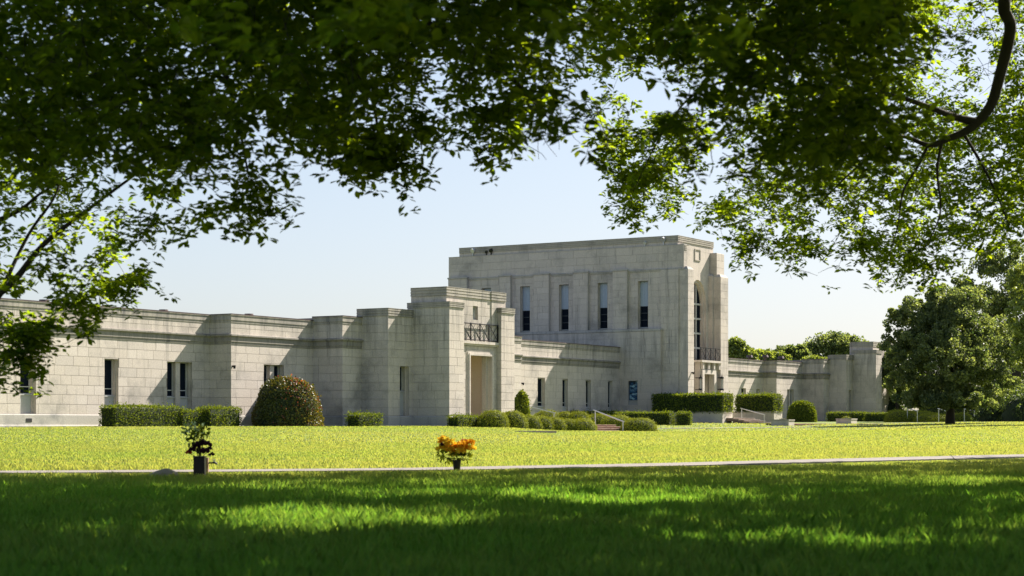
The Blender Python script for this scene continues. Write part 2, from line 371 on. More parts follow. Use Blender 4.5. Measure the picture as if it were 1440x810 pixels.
def sweep(path, prof, name, mat, parent=B, closed=False):
    """moulding along a right angled plan path [(a,b),..]; prof [(out,z),..]"""
    mb = MB(); pts = [Vector((p[0], -p[1])) for p in path]; N_ = len(pts)
    ns = []
    for i in range(N_ - 1):
        t = (pts[i + 1] - pts[i]).normalized(); ns.append(Vector((t.y, -t.x)))
    off = []
    for i in range(N_):
        if i == 0: o = ns[0]
        elif i == N_ - 1: o = ns[-1]
        else:
            o = ns[i - 1] + ns[i]
            if o.length < 1e-3: o = ns[i]
        off.append(o)
    for i in range(N_ - 1):
        for (o0, z0), (o1, z1) in zip(prof[:-1], prof[1:]):
            mb.poly([(*(pts[i] + off[i] * o0), z0), (*(pts[i + 1] + off[i + 1] * o0), z0), (*(pts[i + 1] + off[i + 1] * o1), z1), (*(pts[i] + off[i] * o1), z1)], .3 + .4 * random.random() * 0 + .2)
    for i in (0, N_ - 1):
        mb.poly([(*(pts[i] + off[i] * o), z) for o, z in prof])
    return mb.build(name, mat, parent)
_jit = [0]
def jit(): _jit[0] += 1; return (_jit[0] % 7) * .0031
def coping_wing(T): 
    return [(-.02, T - .40), (.02, T - .40), (.025, T - .30), (.05, T - .28), (.05, T - .07), (.08, T - .05), (.08, T), (-.45, T + .004)]
def coping_flute(T, h=.42, n_=3, o=.05):
    pr = [(-.02, T - h)]; s = h / n_
    for k in range(n_):
        z = T - h + k * s; pr += [(o, z), (o, z + s * .62), (o - .03, z + s * .66), (o - .03, z + s * .98)]
    pr += [(o + .01, T - .03), (o + .01, T), (-.4, T + .003)]; return pr
CORN = lambda z: [(-.02, z - .50), (.025, z - .50), (.03, z - .40), (.06, z - .38), (.06, z - .17), (.10, z - .13), (.14, z - .10), (.14, z - .03), (-.02, z + .01)]
PLINTH = [(-.02, .56), (.04, .53), (.05, .50), (.05, .08), (.09, .05), (.09, -1.2)]

def shell(wall, z0, z1, openings, name='wall', thick=.42, mat='joint'):
    """backing with reveals round each opening"""
    mb = MB()
    hs = [(o['x0'], o['x1'], o['z0'], o['z1']) for o in openings]
    f = .03
    e0, e1 = .033, wall.len - .033
    for (a0, a1, q0, q1) in rect_minus((e0, e1, z0, z1), hs):
        mb.poly([wall.pt(a0, q0, f), wall.pt(a1, q0, f), wall.pt(a1, q1, f), wall.pt(a0, q1, f)])
    mb.poly([wall.pt(e0, z1, f), wall.pt(e1, z1, f), wall.pt(e1, z1, thick), wall.pt(e0, z1, thick)])
    for (a0, a1, q0, q1) in rect_minus((e0, e1, z0, z1), [(o['x0'], o['x1'], o['z0'], o['z1']) for o in openings if o.get('kind') == 'portal']):
        mb.poly([wall.pt(a0, q0, thick), wall.pt(a1, q0, thick), wall.pt(a1, q1, thick), wall.pt(a0, q1, thick)])
    for x in (e0, e1): mb.poly([wall.pt(x, z0, f), wall.pt(x, z0, thick), wall.pt(x, z1, thick), wall.pt(x, z1, f)])
    w = mb.build(name, M[mat], B)
    for o in openings: make_opening(wall, o)
    return w
def make_opening(wall, o):
    x0, x1, z0, z1 = o['x0'], o['x1'], o['z0'], o['z1']; dp = o.get('depth', .38); kind = o.get('kind', 'narrow')
    st = o.get('step', .10); mb = MB()
    # stepped stone jamb: two frames
    def ring(xa, xb, za, zb, d0, d1, w=None):
        for q in ([wall.pt(xa, za, d0), wall.pt(xa, za, d1), wall.pt(xa, zb, d1), wall.pt(xa, zb, d0)],
                  [wall.pt(xb, za, d0), wall.pt(xb, za, d1), wall.pt(xb, zb, d1), wall.pt(xb, zb, d0)],
                  [wall.pt(xa, zb, d0), wall.pt(xa, zb, d1), wall.pt(xb, zb, d1), wall.pt(xb, zb, d0)],
                  [wall.pt(xa, za, d0), wall.pt(xa, za, d1), wall.pt(xb, za, d1), wall.pt(xb, za, d0)]): mb.poly(q, .45)
    ring(x0, x1, z0, z1, 0.0, dp * .45)
    wall.box(mb, x0 + .0005, x0 + st, z0 + .001, z1 - .001, dp * .45, dp, .55); wall.box(mb, x1 - st, x1 - .0005, z0 + .001, z1 - .001, dp * .45, dp, .55)
    mb.build('window_surround', M[o.get('surr', 'stone')], B)
    if kind == 'portal': return
    xa, xb = x0 + st, x1 - st
    gz0 = o.get('gz0', z0); gz1 = o.get('gz1', z1)
    wins = [(xa, xb)]
    if o.get('double'):
        mid = (xa + xb) / 2; mw = .16
        mm = MB(); wall.box(mm, mid - mw, mid + mw, z0, z1 - .002, dp * .35, dp - .01); mm.build('mullion', M['stone'], B)
        wins = [(xa, mid - mw), (mid + mw, xb)]
    if gz0 > z0:
        sp = MB(); wall.box(sp, xa, xb, z0, gz0 - .05, dp - .12, dp + .05); wall.box(sp, xa + .002, xb - .002, gz0 - .05, gz0, dp - .17, dp + .05, .8)
        sp.build('window_panel', M['spandrel'], B)
    if gz1 < z1:
        sp = MB(); wall.box(sp, xa, xb, gz1, z1 - .001, dp - .06, dp + .05)
        k = xa + .06
        while k < xb - .04: wall.box(sp, k, k + .02, gz1 + .01, z1 - .01, dp - .075, dp - .05); k += .12
        sp.build('window_panel', M['panel'], B)
    fm = M[o.get('frame', 'frame')]
    for (wa, wb) in wins:
        fr = MB(); t = .035
        wall.box(fr, wa, wa + t, gz0, gz1, dp - .05, dp + .02); wall.box(fr, wb - t, wb, gz0, gz1, dp - .05, dp + .02)
        wall.box(fr, wa + t, wb - t, gz1 - t, gz1, dp - .05, dp + .02); wall.box(fr, wa + t, wb - t, gz0, gz0 + t, dp - .05, dp + .02)
        for bz in o.get('bars', []): wall.box(fr, wa + t, wb - t, bz, bz + t, dp - .045, dp + .02)
        w = fr.build('window', fm, B)
        zs = sorted([gz0] + list(o.get('bars', [])) + [gz1])
        for za, zb in zip(zs[:-1], zs[1:]):
            pn = MB(); wall.box(pn, wa + t * .5, wb - t * .5, za + t * .5, zb, dp, dp + .015)
            p = pn.build('pane', M[o.get('glass', 'glass')], w)
def op(x0, x1, z0, z1, **k): d = dict(x0=x0, x1=x1, z0=z0, z1=z1); d.update(k); return d
def mass(a0, a1, bback, bfront, T, left_from=None, corn=None, fl=None, fr=None, plinth=True, cop='wing', course=.43, blen=.9, seed=0, tone=(0, 1), z0=.56, left=True, coreb=None, core_cut=.42, flute_h=.42):
    """a block of the building: detailed left and front walls, plain core behind"""
    lf = bback if left_from is None else left_from; fl = fl or []; fr = fr or []
    j = jit(); T = T + j
    path = [(a0, lf), (a0, bfront), (a1, bfront)] if left else [(a0, bfront), (a1, bfront)]
    ct = T - .38 if cop == 'wing' else (T - flute_h if cop == 'flute' else T)
    walls = []
    if left: walls.append((Wall((a0, lf), (a0, bfront)), fl))
    walls.append((Wall((a0, bfront), (a1, bfront), start_convex=left), fr))
    for k, (w, ops) in enumerate(walls):
        shell(w, -1.2 if plinth else z0, T - .012, ops)
        hs = [(o['x0'], o['x1'], o['z0'], o['z1']) for o in ops]
        bands = [(z0, ct)] if not corn else [(z0, corn - .49), (corn + .005, ct)]
        for q, (za, zb) in enumerate(bands):
            lay(w, za, zb, course if q == 0 or not corn else (zb - za) / 2, blen if q == 0 or not corn else blen * 1.6, hs, seed * 7 + k + q * 3, tone)
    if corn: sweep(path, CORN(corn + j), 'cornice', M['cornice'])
    if plinth: sweep(path, PLINTH, 'plinth', M['stone_grey'])
    if cop == 'wing':
        sweep(path, coping_wing(T), 'coping', M['trim'])
        e = [(.085, T - .015), (.085, T + .03), (-.3, T + .034)]; sweep(path, e, 'roof_edge', M['metal_edge'])
    elif cop == 'flute': sweep(path, coping_flute(T, flute_h), 'coping', M['trim'])
    elif cop == 'plain': sweep(path, [(.0, T - .02), (.02, T - .02), (.02, T + .02), (-.4, T + .022)], 'coping', M['stone_grey'])
    c = MB(); c.box(a0 + .42 + j * .3, a1, -(bfront - core_cut), -bback, (-1.1 if plinth else z0), T - .02)
    c.build('roof_core', M['roofing'], B)

# ---- left wing
AL = -24.
w1x = [(a_of(28.5, 0) - AL, a_of(50.5, 0) - AL), (a_of(147, 0) - AL, a_of(166.5, 0) - AL), (a_of(235, 0) - AL, a_of(270, 0) - AL)]
bz = 1.72
fr0 = [op(w1x[0][0], w1x[0][1], .56, 3.09, gz0=1.42, bars=[bz], depth=.34, step=.07), op(w1x[1][0], w1x[1][1], .56, 3.09, gz0=1.42, bars=[bz], depth=.34, step=.07),
       op(w1x[2][0], w1x[2][1], .56, 3.09, gz0=1.42, bars=[bz], depth=.34, step=.07, double=True)]
mass(AL, 0.0, -14, 0, 5.45, corn=4.50, fr=fr0, seed=1, left=False)
# further windows out of frame to the left belong to the same rhythm and are left out
mass(0, 6.52, -14, 1.34, 5.45, left_from=0, corn=4.50, seed=2,
     fr=[op(a_of(371, 1.34), a_of(399, 1.34), .56, 3.09, gz0=1.42, bars=[bz], depth=.34, step=.07, double=True)])
mass(6.52, 8.3, -14, 3.22, 5.63, left_from=1.34, corn=4.50, seed=3)
mass(8.16, 10.6, 2.9, 4.91, 6.08, left_from=2.95, seed=4, cop='flute', flute_h=.4,
     fr=[op(a_of(562.3, 4.91) - 8.16, a_of(575, 4.91) - 8.16, .56, zof(515, 9.3, 4.91), gz0=zof(550, 9.3, 4.91), depth=.4)])
# engaged strip on the pier beside the short return
# ---- entrance block
bP = 7.17; aP0, aP1 = 10.43, a_of(652.5, bP); aR0, aR1 = a_of(705, bP), a_of(723.5, bP); bI = b_of(698.5, aR0)
T_p = zof(424, aP0, bP); T_r = zof(433, aR0, bP)
# left mass incl. left pilaster
mass(aP0, aP1, 4.5, bP, T_p, left_from=4.55, seed=5, cop='flute', flute_h=.28)
# right pilaster
mass(aR0, aR1, 4.4, bP, T_r, left_from=bI - .3, seed=6, cop='flute', flute_h=.28)
# middle with portal
px0, px1 = a_of(660, bI), a_of(690.5, bI); ptop = zof(499.5, px0, bI)
zled = zof(480, 13.4, bI)
mid = Wall((aP1, bI), (aR0, bI)); o = op(px0 - aP1, px1 - aP1, -.5, ptop, kind='portal', depth=.5, step=.14)
shell(mid, -1.2, zled, [o]); lay(mid, -.2, zled - .25, .43, 1.0, [(o['x0'] - .3, o['x1'] + .3, -1, ptop + .3)], 61)
mb = MB()
for (q0, q1, d) in ((.30, .2, -.02), (.2, .1, -.05), (.1, 0, -.09)):    # stepped architrave round the portal
    mid.box(mb, o['x0'] - q0, o['x0'] - q1, -.3, ptop + q0, d, .04, .9); mid.box(mb, o['x1'] + q1, o['x1'] + q0, -.3, ptop + q0, d, .04, .9)
    mid.box(mb, o['x0'] - q1 - .001, o['x1'] + q1 + .001, ptop + q1, ptop + q0 - .001, d, .04, .9)
mb.build('portal_surround', M['stone'], B)
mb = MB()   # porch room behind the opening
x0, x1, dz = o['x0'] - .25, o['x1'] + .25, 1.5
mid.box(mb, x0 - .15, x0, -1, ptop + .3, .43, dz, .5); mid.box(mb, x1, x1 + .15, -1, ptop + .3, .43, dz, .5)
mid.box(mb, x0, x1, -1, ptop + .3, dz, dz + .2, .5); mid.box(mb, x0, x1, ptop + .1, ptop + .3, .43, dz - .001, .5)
mb.build('porch', M['stone_bounce'], B)
mb = MB(); mid.box(mb, x0 + .4, x1 - .4, .1, 2.6, dz - .08, dz - .001); dd = mb.build('door', M['doordark'], B)
mb = MB(); mid.box(mb, (x0 + x1) / 2 + .1, (x0 + x1) / 2 + .14, 1.0, 1.4, dz - .13, dz - .09); mb.build('handle', M['rail'], dd)
mb = MB(); mid.box(mb, .0, mid.len, zled - .24, zled - .14, -.08, .3, .9); mid.box(mb, -.0, mid.len, zled - .14, zled, -.16, .9, .9)
mb.build('balcony_ledge', M['stone'], B)
# block over the portal, behind
c = MB(); c.box(aP1 - .1, aR0 + .2, -(bI - .43), -4.4, ptop + .31, zled - .01); c.build('roof_core', M['roofing'], B)
# attic
bA = b_of(627.8, 10.62); T_a = zof(402.7, 10.62, bA) ; aA1 = a_of(690, bA - .0)
bA2 = 6.55
def att(a0, a1, bf, T, **k): mass(a0, a1, 4.4, bf, T, plinth=False, z0=k.pop('zz', zled), cop='flute', flute_h=.46, **k)
sw0 = a_of(665, bA) - 10.62; sw1 = a_of(672, bA) - 10.62
att(10.62, aA1 + .3, bA, T_a, left_from=b_of(578, 10.62), seed=8, fr=[op(sw0, sw1, zof(449, 13, bA), zof(430, 13, bA), depth=.2, step=.03, frame='frame', glass='spandrel')])
bQ = b_of(691, aA1 + .0)
att(a_of(691, bQ + .0), a_of(711, bQ), bQ, T_a, left_from=bA, seed=9)
def railing(wall, x0, x1, z0, z1, d, nb):
    fr = MB()
    wall.box(fr, x0, x1, z1 - .04, z1, d - .02, d + .02); wall.box(fr, x0, x1, z0 + .05, z0 + .09, d - .02, d + .02)
    for i in range(nb + 1):
        x = x0 + (x1 - x0) * i / nb; wall.box(fr, x - .025, x + .025, z0, z1 + .02, d - .026, d + .026)
    f = fr.build('balcony_railing', M['iron'], B)
    for i in range(nb):
        xa = x0 + (x1 - x0) * i / nb + .03; xb = x0 + (x1 - x0) * (i + 1) / nb - .03
        for k in range(2):
            lb = MB(); h0, h1 = z0 + .09, z1 - .04; m_ = (xa + xb) / 2
            p = [(xa, h0), (xb, h1)] if k else [(xb, h0), (xa, h1)]
            lb.cyl(wall.pt(*p[0], d), wall.pt(*p[1], d), .016, n=5); lb.cyl(wall.pt(p[0][0], (h0 + h1) / 2, d), wall.pt(m_, h1 if k else h0, d), .012, n=5)
            lb.build('lattice_bar', M['iron'], f)
    return f
railing(mid, .06, mid.len - .04, zled, zof(453, 12, bP), -.1, 4)

# ---- middle wing
bM = -.5; aM0 = 16.0; AS = a_of(871, bM)
fx = [(756, 766), (791, 798.4), (824, 830.8), (855, 861.2)]
zt, zb_, zg = zof(532, 34, bM), .45, 1.15
mass(aM0, AS + .1, -14, bM, 5.47, corn=4.50, left=False, seed=12, tone=(.0, .9),
     fr=[op(a_of(p, bM) - aM0, a_of(q, bM) - aM0, .56, 3.1, gz0=1.3, bars=[1.55], depth=.22, step=.04, frame='frame') for p, q in fx])
# small stepped stub of the parapet beside the entrance block
mass(aM0, a_of(733, bM + .6), -3, bM + .6, 5.6, corn=4.52, left=False, seed=13)

# ---- tower
AT = AS                                     # face of the lower aisle
AU = AS + .38                               # upper wall plane
bF = b_of(961.6, AU)                        # front plane of the upper pylons
bBk = b_of(631, AU)
zl0 = zof(463, AS, b_of(871, AS))           # ledge
bAe = b_of(929, AS)
# aisle
s_of = lambda uu, a_, start: b_of(uu, a_) - start
st_w = Wall((AT, bBk + 2), (AT, bAe)); 
stn = op(s_of(883, AT, bBk + 2), s_of(896.5, AT, bBk + 2), zof(569, AT, 1), zof(535.5, AT, 1), glass='stained', depth=.2, step=.0, gz0=zof(563, AT, 1), frame='frame_dark')
shell(st_w, -1.2, zl0 - .01, [stn]); lay(st_w, .5, zl0 - .2, .46, 1.3, [(stn['x0'], stn['x1'], stn['z0'], stn['z1'])], 71, (0, .8))
lay(st_w, -.3, .5, .4, 1.3, [], 79, (0, .8))
sweep([(AT, bBk + 2), (AT, bAe), (AU + .1, bAe)], [(.0, zl0 - .2), (.04, zl0 - .18), (.04, zl0 - .03), (-.1, zl0), (-.6, zl0 + .02)], 'ledge', M['stone_grey'])
ew = Wall((AT, bAe), (AU + .2, bAe), True); shell(ew, -1.2, zl0 - .012, []); lay(ew, -.3, zl0 - .2, .46, .8, [], 72, (0, .8))
# upper side wall with four (five) tall windows
zc = zof(392 - .052 * 38, AU, b_of(707, AU))       # cornice line under the parapet panel
T_m = zof(361.8, AU, bBk)
uw = Wall((AU, bBk), (AU, bF)); ops = []
zwt = zof(403, AU, b_of(732, AU)); zwb = zof(465.3, AU, b_of(735, AU)); zpan = zof(436.5, AU, b_of(735, AU))
for p, q in ((677, 690.5), (731.5, 745.2), (786, 799.5), (840.5, 854.2), (897, 911.3)):
    s0, s1 = s_of(p, AU, bBk), s_of(q, AU, bBk)
    ops.append(op(s0, s1, zl0 + .03, zwt, gz0=zl0 + .12, gz1=zpan, bars=[zl0 + .12 + (zpan - zl0 - .12) * .33, zl0 + .12 + (zpan - zl0 - .12) * .66], depth=.38, step=.03, frame='frame_dark'))
shell(uw, zl0 - 6.5, T_m - .012, ops)
hs = [(o['x0'], o['x1'], o['z0'], o['z1']) for o in ops]
lay(uw, zl0 - 6, zl0, .46, 1.2, [(0, s_of(925, AU, bBk), -9, 99)], 73, (0, .8)); lay(uw, zl0, zc - .1, .46, 1.2, hs, 74, (0, .8)); lay(uw, zc + .05, T_m - .02, .55, 1.6, [], 75, (0, .75))
sweep([(AU, bBk), (AU, bF), (AU + 1, bF)], [(0, T_m - .03), (.02, T_m - .03), (.02, T_m), (-.6, T_m + .01)], 'coping', M['stone_grey'])
sweep([(AU, bBk), (AU, bF - .02)], [(-.02, zc - .12), (.05, zc - .10), (.05, zc - .02), (.09, zc), (.09, zc + .05), (-.02, zc + .09)], 'string_course', M['stone_grey'])
for p, q in ((633, 659), (704.5, 720), (753, 774), (808.5, 828.8), (864, 884)):
    s0, s1 = s_of(p, AU, bBk), s_of(q, AU, bBk)
    pw = Wall((AU - .26, bBk + s0), (AU - .26, bBk + s1)); shell(pw, zl0 - .1, zc + .06, [], thick=.2); lay(pw, zl0, zc + .02, .46, (s1 - s0) * 1.2, [], int(p), (.1, .9))
    cc = MB(); cc.box(AU - .225, AU, -(bBk + s1) , -(bBk + s0), zl0, zc + .03); cc.box(AU - .32, AU, -(bBk + s1) - .04, -(bBk + s0) + .04, zc + .03, zc + .13)
    cc.build('pilaster', M['stone_grey'], B)
# side pylon between the last window and the corner, and the round-shouldered lower corner pylon
s0 = b_of(929, AU - .12); pw = Wall((AU - .12, s0), (AU - .12, b_of(954, AU - .12))); shell(pw, -1.2, zc - .02, [], thick=.2); lay(pw, -.3, zc - .02, .46, 1.1, [], 91, (0, .8))
cc = MB(); cc.box(AU - .085, AU + .03, -b_of(954, AU - .12), -s0, -1, zc - .03); cc.build('pylon', M['stone_grey'], B)
bL = bF + .33
zs_ = zof(378, AU, bL)
def pylon(a0, a1, b0, b1, z0, z1, seed, cham=.12, mat='stone'):
    """free corner pylon with a sloped shoulder"""
    for w in (Wall((a0, b0), (a0, b1)), Wall((a0, b1), (a1, b1), True), Wall((a1, b1), (a1, b0), True)):
        shell(w, z0, z1, [], thick=.2); lay(w, max(z0, -.3), z1, .5, 1.2, [], seed + int(w.len * 10), (.05, .9))
    m_ = MB(); A0, A1, B0, B1 = a0 + .01, a1 - .01, b0, b1 - .01
    q = [(A0, -B0), (A1, -B0), (A1, -B1), (A0, -B1)]; q2 = [(A0 + cham, -B0), (A1 - cham, -B0), (A1 - cham, -B1 + cham), (A0 + cham, -B1 + cham)]
    for k in range(4):
        k2 = (k + 1) % 4; m_.poly([(*q[k], z1 - .005), (*q[k2], z1 - .005), (*q2[k2], z1 + cham * 1.3), (*q2[k], z1 + cham * 1.3)])
    m_.poly([(*p, z1 + cham * 1.3) for p in q2]); m_.box(A0 + .03, A1 - .03, -B1 + .03, -B0 - .001, z0, z1 - .01)
    m_.build('pylon', M['stone_grey'], B)
aFR = a_of(1018, bF)                        # right end of the front
pylon(AU - .02, a_of(976, bL), bF - 1.0, bL, -1.2, zs_, 200, .15)
pylon(a_of(1013.5, bL), a_of(1024, bL), bF - 1.2, bL, -1.2, zof(390, a_of(1018, bL), bL), 220, .15)
aPL = a_of(976, bL); aPR = a_of(1013.5, bL)
# upper pylon fronts (left flush with the corner, right free standing above the bay)
bB = bF - .52                               # recessed bay plane
T_up = T_m - .05
pylon(AU + .01, aPL - .35, bB - .8, bF, zs_ - 1, T_m + .0, 240, .02)
aq0 = a_of(1008, bF); pylon(aq0, a_of(1018.3, bF), bB - .8, bF, -1.2, zof(356, aq0, bF), 260, .02)
aq1 = a_of(1002, bF - .2); pylon(aq1, aq0 + .1, bB - .4, bF - .2, -1.2, zof(388, aq1, bF - .2), 280, .1)
# bay wall with the tall arched window
bay = Wall((AU + .3, bB), (aq1 + .2, bB)); ac = a_of(981.3, bB); hw = a_of(993, bB) - ac
zsp = zof(430, ac, bB); zap = zof(393.5, ac, bB); zw0 = zof(507, ac, bB)
xw0, xw1 = ac - hw - (AU + .3), ac + hw - (AU + .3); xc = (xw0 + xw1) / 2
pa = [(xc + hw * math.cos(t), zsp + (zap - zsp) * math.sin(t)) for t in np.linspace(math.pi, 0, 15)]
mb = MB(); f = .0
ztopbay = zof(331, 44.6, b_of(955, AU + .3))
mb.poly([bay.pt(0, -1.2, f), bay.pt(xw0, -1.2, f), bay.pt(xw0, zsp, f), bay.pt(0, zsp, f)]); mb.poly([bay.pt(xw1, -1.2, f), bay.pt(bay.len, -1.2, f), bay.pt(bay.len, zsp, f), bay.pt(xw1, zsp, f)])
mb.poly([bay.pt(xw0, -1.2, f), bay.pt(xw1, -1.2, f), bay.pt(xw1, zw0, f), bay.pt(xw0, zw0, f)])
mb.poly([bay.pt(0, zsp, f), bay.pt(xw0, zsp, f), bay.pt(xw0, zap + .3, f), bay.pt(0, zap + .3, f)]); mb.poly([bay.pt(xw1, zsp, f), bay.pt(bay.len, zsp, f), bay.pt(bay.len, zap + .3, f), bay.pt(xw1, zap + .3, f)])
mb.poly([bay.pt(0, zap + .3, f), bay.pt(bay.len, zap + .3, f), bay.pt(bay.len, ztopbay - .4, f), bay.pt(0, ztopbay - .4, f)])
for (xa, za), (xb, zb2) in zip(pa[:-1], pa[1:]):
    mb.poly([bay.pt(xa, za, f), bay.pt(xb, zb2, f), bay.pt(xb, zap + .3, f), bay.pt(xa, zap + .3, f)])
mb.build('wall', M['stone'], B)
full = [(xc - hw, zw0)] + pa + [(xc + hw, zw0)]
def arch_strip(scale, d0, d1, mb, tint=.7):
    pts = [(xc + (x - xc) * scale, z if z <= zsp else zsp + (z - zsp) * scale) for x, z in full]
    for (xa, za), (xb, zb2) in zip(pts[:-1], pts[1:]): mb.poly([bay.pt(xa, za, d0), bay.pt(xb, zb2, d0), bay.pt(xb, zb2, d1), bay.pt(xa, za, d1)], tint)
    return pts
mb = MB(); p1 = arch_strip(1, -.0, .16, mb); p2 = arch_strip(.9, .16, .42, mb)
for (a_, b_), (c_, d_) in zip(zip(p1[:-1], p1[1:]), zip(p2[:-1], p2[1:])): mb.poly([bay.pt(*a_, .16), bay.pt(*b_, .16), bay.pt(*d_, .16), bay.pt(*c_, .16)], .8)
mb.build('arch_reveal', M['stone'], B)
mb = MB(); mb.poly([bay.pt(x, z, .415) for x, z in p2]); 
fr = MB(); 
for k in (-1, 0, 1):
    xx = xc + k * hw * .33; fr_top = zsp + (zap - zsp) * .9 * math.sqrt(max(0, 1 - (k * .33 / .9) ** 2)); bay.box(fr, xx - .05, xx + .05, zw0, fr_top, .33, .40)
for q in np.linspace(zw0 + .9, zsp + .15, 4): bay.box(fr, xc - hw * .9, xc + hw * .9, q - .06, q + .06, .32, .41)
w_ = fr.build('arched_window', M['frame'], B); mb.build('pane', M['glass'], w_)
# small square panel and slot above the arch, fluted band on the left pylon
mb = MB(); xa, xb = a_of(976.5, bB) - (AU + .3), a_of(984.6, bB) - (AU + .3); za, zb2 = zof(367, ac, bB), zof(350.5, ac, bB)
for r_ in ((xa, xb, zb2 - .07, zb2), (xa, xb, za, za + .07), (xa, xa + .07, za + .07, zb2 - .07), (xb - .07, xb, za + .07, zb2 - .07)): bay.box(mb, *r_, -.05, .01)
mb.build('square_moulding', M['trim'], B)
mb = MB(); fw = Wall((AU + .01, bF), (aPL - .35, bF))
for k in range(3): fw.box(mb, .12, fw.len - .1, T_m - .38 + k * .12, T_m - .31 + k * .12, -.03, .02)
mb.build('fluted_band', M['trim'], B)
# attic
aT0 = AU + .12; bT = bB + .003
Tt = zof(331, aT0, bT)
mass(aT0, a_of(1003, bT), b_of(646, aT0), bT, Tt, plinth=False, z0=T_m - .2, cop='flute', flute_h=.4, seed=31, tone=(0, .7))
c = MB(); c.box(AU + .55, aFR - .15, -(bB - .45), -bBk, -1, T_m - .015); c.build('roof_core', M['roofing'], B)
rw = Wall((aFR - .16, bB - .3), (aFR - .16, bBk)); shell(rw, -1.2, T_m - .02, []); lay(rw, -.3, T_m - .05, .5, 1.3, [], 93)
# balcony and door at the tower foot
pb = bF + .15; pw = Wall((a_of(984.5, pb), pb), (a_of(1010, pb), pb)); zb0 = zof(509, ac, pb)
dx0, dx1 = a_of(989.6, pb) - a_of(984.5, pb), a_of(1003, pb) - a_of(984.5, pb); zdt = zof(526.5, ac, pb)
shell(pw, -1.2, zb0 - .05, [op(dx0, dx1, -1, zdt, kind='portal', depth=.35, step=.03)], mat='stone'); 
mb = MB()
for q in ((dx0 - .35, dx0 - .02, 0, zdt + .3), (dx1 + .02, dx1 + .35, 0, zdt + .3), (dx0 - .02, dx1 + .02, zdt + .02, zdt + .3)): pw.box(mb, q[0], q[1], q[2], q[3], -.08, .02, 1)
mb.build('door_surround', M['stone'], B)
mb = MB(); pw.box(mb, dx0, dx1, 0, zdt, .9, .96); dd = mb.build('door', M['doordark'], B)
mb = MB(); pw.box(mb, dx0 - .2, dx0 + .001, -.5, zdt, .42, 1.1, .8); pw.box(mb, dx1 - .001, dx1 + .2, -.5, zdt, .42, 1.1, .9); pw.box(mb, dx0, dx1, zdt - .001, zdt + .2, .42, 1.1, .9); mb.build('door_reveal', M['stone'], B)
mb = MB(); pw.box(mb, dx0 + .55, dx0 + .6, 1, 1.5, .84, .89); mb.build('handle', M['rail'], dd)
mb = MB(); pw.box(mb, -.2, pw.len + .1, zb0 - .05, zb0 + .1, -.25, .8, .7)
for k in range(4): x = .1 + k * (pw.len - .3) / 3; pw.box(mb, x, x + .18, zb0 - .5, zb0 - .05, -.18, .0, .7)
mb.build('balcony_ledge', M['stone'], B)
railing(pw, -.2, pw.len + .05, zb0 + .1, zof(489.5, ac, pb), -.15, 4)
for uu in (985.2, 1015.2):
    bb = bL + .12 if uu > 1000 else pb + .3; aa = a_of(uu, bb); z0_, z1_ = zof(549, aa, bb), zof(530, aa, bb)
    lm = MB()
    for z in (z0_, z1_ - .12): lm.cyl(L(aa, bb, z), L(aa, bb, z + .12), .16, .13, 8)
    for k in range(6):
        t = k * math.pi / 3; lm.cyl(L(aa + .1 * math.cos(t), bb + .1 * math.sin(t), z0_ + .1), L(aa + .1 * math.cos(t), bb + .1 * math.sin(t), z1_ - .1), .012, n=4)
    lm.cyl(L(aa, bb, z1_), L(aa, bb, z1_ + .18), .05, .01, 6); lm.box(aa - .02, aa + .02, -bb, -bb + .4, z0_ + .03, z0_ + .08); lm.box(aa - .02, aa + .02, -bb, -bb + .4, z1_ - .08, z1_ - .03)
    lo = lm.build('wall_lantern', M['iron'], B); g = MB(); g.cyl(L(aa, bb, z0_ + .12), L(aa, bb, z1_ - .12), .075, n=10); g.build('lantern_glass', M['lampglass'], lo)

# ---- right wing
bR = -2.0; aR = aFR - .3
k0 = a_of(1073, bR)
rz = dict(course=.46, blen=1.1)
mass(aR, k0 + .2, -14, bR, 5.42, corn=4.50, left=False, seed=41, **rz,
     fr=[op(a_of(p, bR) - aR, a_of(q, bR) - aR, .56, 3.1, gz0=1.4, depth=.22, step=.04, frame='frame') for p, q in ((1042.5, 1049), (1063.8, 1068.2))])
b1 = b_of(1092, k0); k1 = a_of(1128, b1)
mass(k0, k1 + .2, -14, b1, 5.42, left_from=bR, corn=4.50, seed=42, **rz, fr=[op(a_of(1107, b1) - k0, a_of(1116, b1) - k0, .56, 3.1, gz0=1.4, depth=.22, step=.04, double=True)])
b2 = b_of(1158, k1); k2 = a_of(1166, b2)
mass(k1, k2 + .2, -14, b2, 5.68, left_from=b1, corn=4.50, seed=43, **rz)
b3 = b_of(1190, k2); k3 = a_of(1200, b3)
mass(k2, k3 + .3, b2 - .3, b3, 6.08, left_from=b2, cop='flute', seed=44, **rz, fr=[op(a_of(1193.6, b3) - k2, a_of(1197, b3) - k2, .56, 3.1, gz0=1.5, depth=.3, step=.05)])
b4 = b_of(1232, k3); k4 = a_of(1240, b4)
mass(k3, k4, b3 - .5, b4, 6.5, left_from=b3 - .2, cop='flute', flute_h=.3, seed=45, **rz)
mass(k4 - .001, a_of(1253, b4 - .4), b3 - .5, b4 - .4, 5.0, plinth=True, cop='plain', left=False, seed=46, **rz)
mass(a_of(1253, b4 - .4), a_of(1263.5, b4), b3 - .5, b4, 6.5, cop='flute', flute_h=.3, seed=47, left_from=b4 - .4, **rz)
mass(k3 + .2, a_of(1256, b4 - .6), b3 - .5, b4 - .35, 7.2, plinth=False, z0=4.9, cop='flute', seed=48, left_from=b3 - .4, **rz)
mass(a_of(1263.5, bR) + 0, a_of(1263.5, bR) + 30, -14, bR, 5.45, corn=4.5, left=False, seed=49, **rz)

